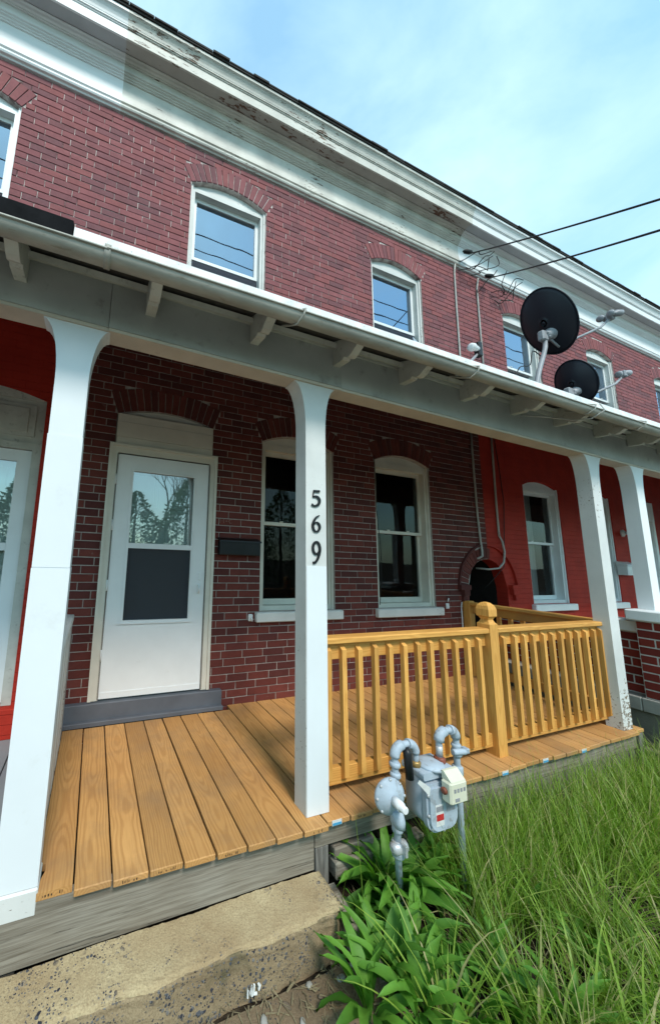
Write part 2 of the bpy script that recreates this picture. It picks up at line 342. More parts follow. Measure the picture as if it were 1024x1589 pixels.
class MB:
    def __init__(s): s.v = []; s.f = []; s.tone = []; s.mi = []; s.sm = []
    def add(s, vs, fs, tone=0., mi=0, smooth=False):
        b = len(s.v); s.v += [tuple(x) for x in vs]
        for f in fs: s.f.append([i + b for i in f]); s.tone.append(tone); s.mi.append(mi); s.sm.append(smooth)
        return s
    def box(s, a, b, tone=0., mi=0, ch=0.):
        (x0, y0, z0), (x1, y1, z1) = a, b
        if ch <= 0:
            s.add([(x0, y0, z0), (x1, y0, z0), (x1, y1, z0), (x0, y1, z0), (x0, y0, z1), (x1, y0, z1), (x1, y1, z1), (x0, y1, z1)],
                  [(0, 3, 2, 1), (4, 5, 6, 7), (0, 1, 5, 4), (1, 2, 6, 5), (2, 3, 7, 6), (3, 0, 4, 7)], tone, mi)
        else:   # chamfered box, 24 verts
            c = ch; vs = []; idx = {}
            X, Y, Z = (x0, x1), (y0, y1), (z0, z1)
            for i in (0, 1):
                for j in (0, 1):
                    for k in (0, 1):
                        dx, dy, dz = (c if i == 0 else -c), (c if j == 0 else -c), (c if k == 0 else -c)
                        for ax in range(3):
                            p = [X[i] + dx, Y[j] + dy, Z[k] + dz]
                            p[ax] = (X[i], Y[j], Z[k])[ax]
                            idx[(i, j, k, ax)] = len(vs); vs.append(tuple(p))
            fs = []
            q = lambda i, j, k, ax: idx[(i, j, k, ax)]
            for i in (0, 1): fs.append([q(i, 0, 0, 0), q(i, 1, 0, 0), q(i, 1, 1, 0), q(i, 0, 1, 0)] if i else [q(i, 0, 0, 0), q(i, 0, 1, 0), q(i, 1, 1, 0), q(i, 1, 0, 0)])
            for j in (0, 1): fs.append([q(0, j, 0, 1), q(0, j, 1, 1), q(1, j, 1, 1), q(1, j, 0, 1)] if j else [q(0, j, 0, 1), q(1, j, 0, 1), q(1, j, 1, 1), q(0, j, 1, 1)])
            for k in (0, 1): fs.append([q(0, 0, k, 2), q(1, 0, k, 2), q(1, 1, k, 2), q(0, 1, k, 2)] if k else [q(0, 0, k, 2), q(0, 1, k, 2), q(1, 1, k, 2), q(1, 0, k, 2)])
            for i in (0, 1):
                for j in (0, 1): fs.append([q(i, j, 0, 0), q(i, j, 0, 1), q(i, j, 1, 1), q(i, j, 1, 0)])
            for j in (0, 1):
                for k in (0, 1): fs.append([q(0, j, k, 1), q(0, j, k, 2), q(1, j, k, 2), q(1, j, k, 1)])
            for i in (0, 1):
                for k in (0, 1): fs.append([q(i, 0, k, 0), q(i, 0, k, 2), q(i, 1, k, 2), q(i, 1, k, 0)])
            for i in (0, 1):
                for j in (0, 1):
                    for k in (0, 1): fs.append([q(i, j, k, 0), q(i, j, k, 1), q(i, j, k, 2)])
            s.add(vs, fs, tone, mi)
        return s
    def prism(s, poly, axis, a, b, tone=0., mi=0, smooth=False):
        """poly: 2-D outline in the two axes other than `axis` (in order), swept from a to b"""
        n = len(poly); vs = []
        for t in (a, b):
            for p in poly:
                q = list(p); q.insert(axis, t); vs.append(tuple(q))
        s.add(vs, [tuple(range(n)), tuple(range(2 * n - 1, n - 1, -1))], tone, mi)
        b0 = len(s.v) - 2 * n
        for i in range(n):
            j = (i + 1) % n; s.f.append([b0 + i, b0 + j, b0 + n + j, b0 + n + i]); s.tone.append(tone); s.mi.append(mi); s.sm.append(smooth)
        return s
    def tube(s, pts, r, n=10, tone=0., mi=0, cap=True):
        pts = [Vector(p) for p in pts]; rs = r if isinstance(r, (list, tuple)) else [r] * len(pts)
        vs = []; up = None
        for i, p in enumerate(pts):
            d = (pts[min(i + 1, len(pts) - 1)] - pts[max(i - 1, 0)]).normalized()
            if up is None: up = d.orthogonal().normalized()
            else: up = (up - d * up.dot(d)); up = up.normalized() if up.length > 1e-6 else d.orthogonal().normalized()
            sd_ = d.cross(up)
            for k in range(n):
                a = 2 * math.pi * k / n; vs.append(p + (up * math.cos(a) + sd_ * math.sin(a)) * rs[i])
        fs = [(i * n + k, i * n + (k + 1) % n, (i + 1) * n + (k + 1) % n, (i + 1) * n + k) for i in range(len(pts) - 1) for k in range(n)]
        s.add(vs, fs, tone, mi, True)
        if cap:
            b0 = len(s.v) - len(vs)
            for f in (range(n - 1, -1, -1), range((len(pts) - 1) * n, len(pts) * n)):
                s.f.append([b0 + i for i in f]); s.tone.append(tone); s.mi.append(mi); s.sm.append(False)
        return s
    def lathe(s, c, axis, prof, n=20, tone=0., mi=0):
        """prof: (radius, distance along axis)"""
        a = Vector(axis).normalized(); u = a.orthogonal().normalized(); v = a.cross(u); c = Vector(c); vs = []
        for r, h in prof:
            for k in range(n):
                t = 2 * math.pi * k / n; vs.append(c + a * h + (u * math.cos(t) + v * math.sin(t)) * r)
        fs = [(i * n + k, i * n + (k + 1) % n, (i + 1) * n + (k + 1) % n, (i + 1) * n + k) for i in range(len(prof) - 1) for k in range(n)]
        s.add(vs, fs, tone, mi, True)
        b0 = len(s.v) - len(vs)
        for f in (range(n - 1, -1, -1), range((len(prof) - 1) * n, len(prof) * n)):
            s.f.append([b0 + i for i in f]); s.tone.append(tone); s.mi.append(mi); s.sm.append(False)
        return s
    def build(s, name, mats, parent=None, origin=None, tones=False, fix=True):
        if not isinstance(mats, (list, tuple)): mats = [mats]
        vs = [Vector(p) for p in s.v]
        if origin is None:
            xs, ys, zs = zip(*s.v); origin = ((min(xs) + max(xs)) / 2, (min(ys) + max(ys)) / 2, min(zs))
        o_ = Vector(origin); me = bpy.data.meshes.new(name)
        me.from_pydata([tuple(p - o_) for p in vs], [], s.f)
        for m in mats: me.materials.append(m)
        me.polygons.foreach_set('material_index', s.mi); me.polygons.foreach_set('use_smooth', s.sm)
        if tones:
            at = me.attributes.new('tone', 'FLOAT', 'FACE'); at.data.foreach_set('value', s.tone)
        if fix:
            bm = bmesh.new(); bm.from_mesh(me); bmesh.ops.recalc_face_normals(bm, faces=bm.faces); bm.to_mesh(me); bm.free()
        me.update()
        o = bpy.data.objects.new(name, me); COL.objects.link(o)
        if parent is not None: o.parent = parent; o.location = o_ - wloc(parent)
        else: o.location = o_
        return o
def arc(c, r, a0, a1, n):
    return [(c[0] + r * math.cos(rad(a0 + (a1 - a0) * i / n)), c[1] + r * math.sin(rad(a0 + (a1 - a0) * i / n))) for i in range(n + 1)]
def project(p):
    d = ROT @ (Vector(p) - CAM)
    if d.z > -.05: return None
    return (353.168 + 532.623 * d.x / -d.z, 780.449 - 532.623 * d.y / -d.z)
def ray_at(px, py, y):
    d = ROT.transposed() @ Vector(((px - 353.168) / 532.623, -(py - 780.449) / 532.623, -1)); t = (y - CAM.y) / d.y
    return CAM + d * t
def ray_ground(px, py, z):
    d = ROT.transposed() @ Vector(((px - 353.168) / 532.623, -(py - 780.449) / 532.623, -1)); t = (z - CAM.z) / d.z
    return CAM + d * t

GZ = -.40
# ------------------------------------------------------------------ the setting
def sheet(name, x0, x1, y0, y1, z, m, nx=1, ny=1, amp=0):
    vs = [(x0 + (x1 - x0) * i / nx, y0 + (y1 - y0) * j / ny, z + random.uniform(-amp, amp)) for j in range(ny + 1) for i in range(nx + 1)]
    fs = [(j * (nx + 1) + i, j * (nx + 1) + i + 1, (j + 1) * (nx + 1) + i + 1, (j + 1) * (nx + 1) + i) for j in range(ny) for i in range(nx)]
    b = MB().add(vs, fs, smooth=True); o = b.build(name, m, fix=False); return tag(o, kind='structure')
sheet('ground', -300, 300, -300, 300, GZ - .03, M['soil'])
sheet('garden_soil', 1.22, 9, -3.6, -1.2, GZ - .005, M['soil'], 80, 30, .018)
sheet('path', -6, 1.22, -3.6, -1.645, GZ, M['path'], 60, 24, .004)
sheet('pavement', -60, 60, -5.4, -3.6, GZ + .004, M['pave'])
b = MB(); b.box((-60, -5.52, GZ - .16), (60, -5.40, GZ + .006)); tag(b.build('kerb', M['pave']), kind='structure')
sheet('road', -60, 60, -12.5, -5.52, GZ - .02, M['asphalt'])

# ------------------------------------------------------------------ brickwork
CR = .0674; BL = .2165; JT = .0075
class Opening:
    def __init__(s, x0, x1, z0, zs, rise, ring=.215):
        s.x0, s.x1, s.z0, s.zs, s.rise, s.ring = x0, x1, z0, zs, rise, ring
        c = (x1 - x0) / 2; s.xc = (x0 + x1) / 2; s.R = (c * c + rise * rise) / (2 * rise); s.zc = zs + rise - s.R
        s.a0 = math.asin(min(1, c / s.R))
    def top(s, x):
        d = min(abs(x - s.xc), (s.x1 - s.x0) / 2); return s.zc + math.sqrt(max(0, s.R ** 2 - d * d))
    def span(s, z):
        """x interval kept free of coursed brick at height z"""
        if z < s.z0: return None
        if z <= s.zs: return (s.x0, s.x1)
        Ro = s.R + s.ring; dz = z - s.zc
        if dz >= Ro: return None
        h = math.sqrt(Ro * Ro - dz * dz)
        if s.a0 < 1.5: h = min(h, dz * math.tan(s.a0) + .004)
        h = max(h, 0)
        if s.ring <= 0: return (s.xc - h, s.xc + h)
        return (s.xc - h, s.xc + h)

def brick_geo(b, xa, xb, za, zb, y=0., tone=None, seedj=.0018):
    """one brick: proud of the joint, edges eased"""
    d = y - .0065 + random.uniform(-seedj, seedj); e = .0028; k = y + .012
    j = lambda: random.uniform(-.0009, .0009)
    o = [(xa + j(), za + j()), (xb + j(), za + j()), (xb + j(), zb + j()), (xa + j(), zb + j())]
    i_ = [(xa + e + j(), za + e + j()), (xb - e + j(), za + e + j()), (xb - e + j(), zb - e + j()), (xa + e + j(), zb - e + j())]
    vs = [(p[0], k, p[1]) for p in o] + [(p[0], d + e, p[1]) for p in o] + [(p[0], d, p[1]) for p in i_]
    fs = [(8, 9, 10, 11)] + [(a, (a + 1) % 4, 4 + (a + 1) % 4, 4 + a) for a in range(4)] + [(4 + a, 4 + (a + 1) % 4, 8 + (a + 1) % 4, 8 + a) for a in range(4)]
    b.add(vs, fs, random.random() if tone is None else tone)

def courses(x0, x1, z0, z1, ops, jt=JT):
    out = []; n = int((z1 - z0) / CR)
    for r in range(n + 1):
        za = z0 + r * CR; zb = min(za + CR, z1)
        if zb - za < .02: continue
        zm = (za + zb) / 2; free = [(x0, x1)]
        for o in ops:
            sp = o.span(zm)
            if not sp: continue
            nf = []
            for a, b in free:
                if sp[1] <= a or sp[0] >= b: nf.append((a, b)); continue
                if sp[0] > a: nf.append((a, sp[0]))
                if sp[1] < b: nf.append((sp[1], b))
            free = nf
        off = (r % 2) * BL / 2 + random.uniform(-.014, .014)
        if r % 7 == 5: off += .05
        for a, b in free:
            k0 = math.floor((a - off) / BL); x = a
            cuts = []
            k = k0 + 1
            while off + k * BL < b:
                cuts.append(off + k * BL + random.uniform(-.009, .009)); k += 1
            cuts = [c for c in cuts if c - a > .035 and b - c > .035]
            ed = [a] + cuts + [b]
            for p, q in zip(ed[:-1], ed[1:]):
                if q - p > .03: out.append((p + jt / 2, q - jt / 2, za + jt / 2, zb - jt / 2))
    return out

def mortar_wall(b, x0, x1, z0, z1, ops, y=0., depth=.14, tone=0.):
    xs = {x0, x1}
    for o in ops:
        for i in range(13):
            x = o.x0 + (o.x1 - o.x0) * i / 12
            if x0 < x < x1: xs.add(x)
    xs = sorted(xs)
    for xa, xb in zip(xs[:-1], xs[1:]):
        xm = (xa + xb) / 2; la = lb = z0
        for o in sorted([o for o in ops if o.x0 < xm < o.x1], key=lambda o: o.z0):
            if o.z0 > la + 1e-4 or o.z0 > lb + 1e-4: b.add([(xa, y, la), (xb, y, lb), (xb, y, o.z0), (xa, y, o.z0)], [(0, 1, 2, 3)])
            ta, tb = o.top(xa), o.top(xb)
            b.add([(xa, y, ta), (xb, y, tb), (xb, y + depth, tb), (xa, y + depth, ta)], [(0, 1, 2, 3)])
            if o.z0 > z0 + .01: b.add([(xa, y, o.z0), (xb, y, o.z0), (xb, y + depth, o.z0), (xa, y + depth, o.z0)], [(0, 1, 2, 3)])
            la, lb = ta, tb
        b.add([(xa, y, la), (xb, y, lb), (xb, y, z1), (xa, y, z1)], [(0, 1, 2, 3)])
    for o in ops:
        for x in (o.x0, o.x1):
            if x0 <= x <= x1: b.add([(x, y, max(o.z0, z0)), (x, y + depth, max(o.z0, z0)), (x, y + depth, o.top(x)), (x, y, o.top(x))], [(0, 1, 2, 3)])

def voussoirs(o, bw=.066, y=0., lo=-9, hi=99, jt=.008):
    """list of arch-brick vertex lists"""
    res = []; a0 = o.a0; n = max(5, round(2 * a0 * (o.R + .06) / bw)); da = 2 * a0 / n
    for i in range(n):
        t0 = -a0 + i * da; t1 = t0 + da; g0 = jt / 2 / (o.R + .1)
        t0 += g0; t1 -= g0
        r0, r1 = o.R + .004, o.R + o.ring + random.uniform(-.006, .004)
        pts = [(o.xc + r * math.sin(t), o.zc + r * math.cos(t)) for r, t in ((r0, t0), (r1, t0), (r1, t1), (r0, t1))]
        xm = sum(p[0] for p in pts) / 4
        if not lo < xm < hi: continue
        d = y - .008 + random.uniform(-.002, .002)
        cx, cz = xm, sum(p[1] for p in pts) / 4
        ins = [(p[0] + (cx - p[0]) * .05, p[1] + (cz - p[1]) * .03) for p in pts]
        vs = [(p[0], y + .05, p[1]) for p in pts] + [(p[0], d + .003, p[1]) for p in pts] + [(p[0], d, p[1]) for p in ins]
        fs = [(8, 9, 10, 11)] + [(a, (a + 1) % 4, 4 + (a + 1) % 4, 4 + a) for a in range(4)] + [(4 + a, 4 + (a + 1) % 4, 8 + (a + 1) % 4, 8 + a) for a in range(4)]
        res.append((vs, fs))
    return res

def place_bricks(rects, wall, mat, n_single, y=0., name='brick'):
    """largest in view as single objects, the rest joined"""
    def area(r):
        q = [project((r[0], y, r[2])), project((r[1], y, r[2])), project((r[1], y, r[3])), project((r[0], y, r[3]))]
        if any(p is None for p in q): return 0
        cx, cy = sum(p[0] for p in q) / 4, sum(p[1] for p in q) / 4
        if not (-20 < cx < 1044 and -20 < cy < 1610): return 0
        return abs(sum(q[i][0] * q[(i + 1) % 4][1] - q[(i + 1) % 4][0] * q[i][1] for i in range(4))) / 2
    rects = sorted(rects, key=area, reverse=True)
    for r in rects[:n_single]:
        b = MB(); brick_geo(b, *r, y=y); b.build(name, mat, wall, fix=False)
    if rects[n_single:]:
        b = MB()
        for r in rects[n_single:]: brick_geo(b, *r, y=y)
        o = b.build(name + 'work', mat, wall, tones=True, fix=False); o['kind'] = 'stuff'

# ------------------------------------------------------------------ windows and cornice
def window(parent, o, casing, sash, glassm, y0=.035, sillm=None, meet=.517, screen=None, arched=True, depth=.10, cw=.05, curtain=None, sill=True, head=.07, lift=0):
    x0, x1, z0, zs = o.x0 + .003, o.x1 - .003, o.z0, o.zs
    b = MB()
    b.box((x0, y0, z0), (x0 + cw, y0 + depth + .06, zs)); b.box((x1 - cw, y0, z0), (x1, y0 + depth + .06, zs))
    b.box((x0 + cw, y0 + .002, zs - head), (x1 - cw, y0 + depth + .06, zs)); b.box((x0 + cw, y0 + .006, z0), (x1 - cw, y0 + depth + .06, z0 + .045))
    # segmental board over the head
    n = 12; xs = [x0 + (x1 - x0) * i / n for i in range(n + 1)]
    poly = [(x0, zs + .002)] + [(x1, zs + .002)] + [(x, max(o.top(x) - .004, zs + .003)) for x in reversed(xs)]
    b.prism(poly, 1, y0 + .012, y0 + .08)
    # brick mould round the casing
    b.box((x0 - .002, y0 - .018, z0 + .001), (x0 + .022, y0 - .0005, zs + .012)); b.box((x1 - .022, y0 - .018, z0 + .001), (x1 + .002, y0 - .0005, zs + .012))
    w = b.build('window', casing, parent)
    xa, xb = x0 + cw, x1 - cw; za, zb = z0 + .045, zs - head; zm = za + (zb - za) * meet; st = .038
    for k, (a, c, yy) in enumerate(((zm - .018, zb, y0 + depth - .035), (za, zm + .018, y0 + depth))):
        b = MB()
        b.box((xa, yy, a), (xa + st, yy + .03, c)); b.box((xb - st, yy, a), (xb, yy + .03, c))
        b.box((xa + st, yy + .001, a), (xb - st, yy + .029, a + (.035 if k == 0 else .055))); b.box((xa + st, yy + .001, c - (.045 if k == 0 else .035)), (xb - st, yy + .029, c))
        b.build('sash', sash, w)
        b = MB(); b.add([(xa + st, yy + .015, a + .03), (xb - st, yy + .015, a + .03), (xb - st, yy + .015, c - .03), (xa + st, yy + .015, c - .03)], [(0, 1, 2, 3)])
        b.build('pane', glassm, w, fix=False)
        if k == 0:
            b = MB()
            for t in (.3, .7):
                xx = xa + (xb - xa) * t; b.box((xx - .02, yy - .008, zm + .018), (xx + .02, yy + .004, zm + .03), ch=.003)
            if not screen: b.build('sash_lock', sash, w)
    if screen:
        b = MB(); b.add([(xa, y0 + depth - .03, za), (xb, y0 + depth - .03, za), (xb, y0 + depth - .03, zm - .02), (xa, y0 + depth - .03, zm - .02)], [(0, 1, 2, 3)])
        b.build('insect_screen', screen, w, fix=False)
    if sill:
        b = MB(); b.box((x0 - .055, -.055, z0 - .095), (x1 + .075, .10, z0 - .004), ch=.008); b.build('sill', sillm or casing, w)
    # dim room behind the glass
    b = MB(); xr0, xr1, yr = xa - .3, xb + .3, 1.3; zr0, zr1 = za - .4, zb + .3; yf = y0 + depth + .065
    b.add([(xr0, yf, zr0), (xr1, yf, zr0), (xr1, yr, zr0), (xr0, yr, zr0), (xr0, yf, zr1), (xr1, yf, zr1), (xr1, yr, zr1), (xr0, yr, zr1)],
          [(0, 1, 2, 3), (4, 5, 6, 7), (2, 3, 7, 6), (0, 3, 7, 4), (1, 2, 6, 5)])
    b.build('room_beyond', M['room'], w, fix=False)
    if curtain:
        b = MB(); n = 34; vs = []; a0, a1 = curtain
        for i in range(n + 1):
            x = xa + (xb - xa) * (a0 + (a1 - a0) * i / n); yy = y0 + depth + .10 + .018 * math.sin(i * 1.25) + .008 * math.sin(i * 2.7)
            vs += [(x, yy, za - .05), (x, yy, zb + .05)]
        b.add(vs, [(2 * i, 2 * i + 2, 2 * i + 3, 2 * i + 1) for i in range(n)], smooth=True); b.build('curtain', M['curtain'], w, fix=False)
    return w

CORN = [  # (y, z) from the brick upward, outward
    (.0, 5.715), (-.022, 5.715), (-.03, 5.728), (-.048, 5.734), (-.056, 5.748), (-.056, 5.762), (-.047, 5.772), (-.047, 5.782), (-.062, 5.786), (-.062, 5.80),
    (-.046, 5.812), (-.042, 5.86), (-.040, 5.90), (-.036, 5.905), (-.036, 6.07), (-.05, 6.073), (-.05, 6.083), (-.062, 6.088), (-.062, 6.098), (-.078, 6.105), (-.078, 6.115), (-.09, 6.12),
    (-.094, 6.135), (-.096, 6.19), (-.112, 6.192), (-.112, 6.20), (-.128, 6.203), (-.14, 6.215), (-.155, 6.222), (-.155, 6.232)]
SOFF = [(-.155, 6.232), (-.258, 6.232)]
FASC = [(-.258, 6.232), (-.258, 6.212), (-.274, 6.212), (-.274, 6.315), (-.282, 6.318), (-.282, 6.328), (-.291, 6.331), (-.291, 6.341), (-.294, 6.346), (-.300, 6.368), (-.311, 6.392), (-.324, 6.41), (-.338, 6.42), (-.341, 6.445), (-.33, 6.45)]
def sweep(b, prof, xa, xb, n=1, sag=0):
    vs = []
    for i in range(n + 1):
        x = xa + (xb - xa) * i / n; dz = sag * (math.sin(x * 1.9) + .6 * math.sin(x * 4.3 + 1)) * .5
        vs += [(x, p[0], p[1] + dz) for p in prof]
    m = len(prof)
    b.add(vs, [(i * m + j, i * m + j + 1, (i + 1) * m + j + 1, (i + 1) * m + j) for i in range(n) for j in range(m - 1)])
def cornice(parent, xa, xb, paint, soff, label=None):
    n = max(1, int((xb - xa) / .35)); sg = .006
    b = MB(); sweep(b, CORN, xa, xb, n, sg); c = b.build('cornice', paint, parent, fix=False)
    if label: c['label'] = label
    b = MB(); sweep(b, SOFF, xa, xb, n, sg); b.build('soffit', soff, c, fix=False)
    b = MB(); sweep(b, FASC, xa, xb, n, sg); b.build('crown_moulding', paint, c, fix=False)
    b = MB(); prof = [(-.335, 6.45), (-.352, 6.452), (-.354, 6.478), (-.34, 6.488), (1.2, 6.75), (4.0, 6.9)]; sweep(b, prof, xa, xb, n, sg); b.build('roof_edge', M['roof'], c, fix=False)
    # ragged shingle tabs
    b = MB(); x = xa
    while x < xb:
        l = random.uniform(.18, .4)
        b.box((x, -.365 + random.uniform(-.006, .008), 6.472), (min(x + l, xb) - .004, -.20, 6.487 + random.uniform(0, .012))); x += l
    b.build('shingle_edge', M['roof'], c)

# ------------------------------------------------------------------ the row houses
XL, XR, XN = -.29, 4.89, 10.05; SPLIT = 3.28
PASS = Opening(4.475, 5.235, -.45, 1.02, .375, ring=.15)
door_o = Opening(.085, .985, -.45, 2.545, .078)
w1 = Opening(1.528, 2.412, .80, 2.507, .105); w2 = Opening(3.0, 3.885, .80, 2.507, .10)
u1 = Opening(.628, 1.518, 3.70, 5.265, .115); u2 = Opening(3.06, 3.945, 3.70, 5.245, .115)

lu = Opening(-1.86, -.97, 3.70, 5.29, .115); s1 = Opening(5.69, 6.575, 3.70, 5.245, .11); s2 = Opening(8.0, 8.875, 3.70, 5.225, .11)
f1 = Opening(10.45, 11.3, 3.70, 5.22, .11); f2 = Opening(12.6, 13.5, 3.70, 5.22, .11)
UP = courses(-5.4, 16, SPLIT, 5.72, [lu, u1, u2, s1, s2, f1, f2], .0060)
def up_part(a, c): return [r for r in UP if a <= (r[0] + r[1]) / 2 < c]
house = empty('row_house', (2.3, 0, -.42), 'brown brick row house with white storm door, behind the new pine porch deck', 'house')
b = MB(); mortar_wall(b, XL, XR, -.45, SPLIT, [door_o, w1, w2, PASS]); wall = b.build('wall', M['mortar_low'], house, fix=False)
b = MB(); mortar_wall(b, XL, XR, SPLIT, 5.76, [u1, u2]); upper = b.build('upper_wall', M['mortar_up'], house, fix=False)
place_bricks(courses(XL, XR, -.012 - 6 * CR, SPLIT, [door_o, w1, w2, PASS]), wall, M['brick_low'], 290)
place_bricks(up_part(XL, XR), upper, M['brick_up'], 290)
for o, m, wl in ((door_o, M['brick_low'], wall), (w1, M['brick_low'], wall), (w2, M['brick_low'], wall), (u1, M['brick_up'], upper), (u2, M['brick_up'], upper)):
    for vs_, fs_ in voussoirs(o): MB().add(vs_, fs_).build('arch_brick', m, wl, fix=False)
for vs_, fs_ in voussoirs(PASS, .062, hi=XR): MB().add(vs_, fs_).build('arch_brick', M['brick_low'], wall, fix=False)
# raised hood over the passage: two concentric rims and a corbelled stop
def hood(parent, a0, a1, mat, imx):
    b = MB(); n = 18
    for r, wd, pr in ((PASS.R + .175, .022, .028),):
        prev = None
        for i in range(n + 1):
            t = rad(a0 + (a1 - a0) * i / n); ring = [(PASS.xc + (r + k) * math.sin(t), y, PASS.zc + (r + k) * math.cos(t)) for k, y in ((0, .01), (0, -pr), (wd, -pr), (wd, .01))]
            if prev: b.add(prev + ring, [(0, 1, 5, 4), (1, 2, 6, 5), (2, 3, 7, 6)])
            prev = ring
    s = 1 if imx > PASS.xc else -1
    b.box((imx - .09, -.055, 1.0), (imx + .09, .01, 1.06)); b.box((imx - .05 - .02 * s, -.05, .93), (imx + .05 - .02 * s, .01, .999)); b.box((imx - .022 + .01 * s, -.035, .86), (imx + .04 + .01 * s, .01, .929))
    b.build('passage_hood', mat, parent)
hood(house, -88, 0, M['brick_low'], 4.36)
# tunnel through the row
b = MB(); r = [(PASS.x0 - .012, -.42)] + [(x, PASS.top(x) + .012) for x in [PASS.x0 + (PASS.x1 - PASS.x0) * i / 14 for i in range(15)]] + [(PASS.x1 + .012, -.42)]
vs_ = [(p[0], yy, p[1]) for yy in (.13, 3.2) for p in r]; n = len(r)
b.add(vs_, [(i, i + 1, n + i + 1, n + i) for i in range(n - 1)] + [tuple(range(n, 2 * n))]); b.build('passage', M['passage_shade'], house, fix=False)
b = MB(); b.tube([(5.02, .9, -.4), (5.02, .9, .86), (5.03, .9, .91), (5.10, .9, .93), (5.15, .9, .9), (5.16, .9, -.4)], .017, 8); b.build('passage_pipe', M['galv'], house)

window(house, w1, M['cream'], M['cream'], M['glass'], sillm=M['white_old']); window(house, w2, M['cream'], M['cream'], M['glass'], sillm=M['white_old'])
window(house, u1, M['white_old'], M['white'], M['glass_sky'], screen=M['screen_up'], meet=.486, head=.05)
window(house, u2, M['white_old'], M['white'], M['glass_sky'], screen=M['screen_up'], meet=.486, head=.05)
# bottle on the inner sill of the first window
cornice(house, -.14, 4.72, M['corn_peel'], M['soffit_peel'], 'weathered cornice with flaking paint')

# door: panelled inner door, storm door in a surface-mounted frame, boarded transom, painted threshold
b = MB()
b.box((.055, -.03, .158), (.118, .10, 2.252)); b.box((.955, -.03, .158), (1.02, .10, 2.252)); b.box((.118, -.029, 2.182), (.955, .10, 2.2515))
b.box((.043, -.043, .159), (.068, -.0305, 2.264)); b.box((1.008, -.043, .159), (1.033, -.0305, 2.264)); b.box((.068, -.043, 2.24), (1.008, -.0305, 2.264))
fr = b.build('door_frame', M['cream'], house)
b = MB()
for x in (.112, .118, .955, .961): b.box((x, -.034, .165), (x + .0025, -.0305, 2.17))
b.box((.12, -.034, 2.172), (.955, -.030, 2.176)); b.build('weatherstrip', M['blackpl'], fr)
b = MB(); hinge = MB()
for z in (.45, 1.0, 1.5, 1.9): hinge.tube([(.116, -.036, z), (.116, -.036, z + .09)], .006, 6)
hinge.build('hinge', M['white'], fr)
DX0, DX1, DZ0, DZ1 = .122, .952, .168, 2.170
gx0, gx1, gz0, gm, gz1 = .262, .812, .76, 1.378, 2.03
b = MB(); yd0, yd1 = -.024, .006
b.box((DX0, yd0, DZ0), (gx0 - .02, yd1, DZ1)); b.box((gx1 + .02, yd0, DZ0), (DX1, yd1, DZ1)); b.box((gx0 - .02, yd0, gz1 + .02), (gx1 + .02, yd1, DZ1)); b.box((gx0 - .02, yd0, DZ0), (gx1 + .02, yd1, gz0 - .02))
b.box((DX0 + .002, yd0 - .004, DZ0), (DX1 - .002, yd0 - .0005, DZ0 + .045))
sdoor = b.build('storm_door', M['white'], house)
b = MB()
for a, c in (((gx0 - .02, gz0 - .02), (gx0, gz1 + .02)), ((gx1, gz0 - .02), (gx1 + .02, gz1 + .02)), ((gx0, gz1), (gx1, gz1 + .02)), ((gx0, gz0 - .02), (gx1, gz0)), ((gx0, gm - .022), (gx1, gm + .022))):
    b.box((a[0], yd0 - .008, a[1]), (c[0], yd1 + .002, c[1]))
b.box((gx0 - .05, yd0 - .012, gz0 - .03), (gx1 + .03, yd0 - .0085, gz0 - .02)); b.build('glazing_frame', M['white'], sdoor)
b = MB(); b.add([(gx0, -.012, gm + .02), (gx1, -.012, gm + .02), (gx1, -.012, gz1), (gx0, -.012, gz1)], [(0, 1, 2, 3)]); b.build('pane', M['glass_door'], sdoor, fix=False)
b = MB(); nx = 10; vs_ = [(gx0 + (gx1 - gx0) * i / nx, -.012 + .003 * math.sin(i * 1.1 + j), gz0 + (gm - .02 - gz0) * j / nx) for j in range(nx + 1) for i in range(nx + 1)]
b.add(vs_, [(j * 11 + i, j * 11 + i + 1, (j + 1) * 11 + i + 1, (j + 1) * 11 + i) for j in range(nx) for i in range(nx)], smooth=True); b.build('insect_screen', M['screen'], sdoor, fix=False)
b = MB(); b.box((.895, -.034, 1.09), (.915, -.0245, 1.16), ch=.004); b.tube([(.898, -.05, 1.045), (.898, -.06, 1.02), (.898, -.05, .985)], .008, 8); b.box((.888, -.05, .975), (.908, -.0245, 1.055), ch=.004); b.build('handle', M['white'], sdoor)
b = MB(); b.box((.124, .06, .17), (.95, .095, 2.17))
for px_ in ((.20, .50), (.58, .88)):
    for pz in ((.30, .92), (1.04, 1.60), (1.72, 2.05)):
        b.box((px_[0], .052, pz[0]), (px_[1], .0595, pz[1]), ch=.006); b.box((px_[0] + .035, .046, pz[0] + .035), (px_[1] - .035, .0515, pz[1] - .035), ch=.005)
b.build('inner_door', M['white'], house)
b = MB()
b.box((.092, -.022, 2.268), (.982, .03, 2.330)); b.box((.090, -.026, 2.332), (.980, .03, 2.47)); b.box((.092, -.0235, 2.472), (.979, .03, 2.545))
b.build('transom_board', M['cream'], house)
MB().box((.0851, .052, 2.19), (.9849, .10, 2.63)).build('transom_backing', M['cream'], house)
xs_ = [door_o.x0 + (door_o.x1 - door_o.x0) * i / 12 for i in range(13)]
b = MB(); b.prism([(door_o.x0, 2.547), (door_o.x1, 2.547)] + [(x, max(door_o.top(x) - .004, 2.548)) for x in reversed(xs_)], 1, .012, .05); b.build('arch_filler', M['cream'], house)
b = MB(); b.box((-.118, -.062, .012), (1.148, .12, .150), ch=.004); th = b.build('threshold', M['slate'], house)
b = MB(); b.box((-.13, -.098, .0015), (1.15, -.0625, .034), ch=.003); b.build('kick_board', M['slate'], th)
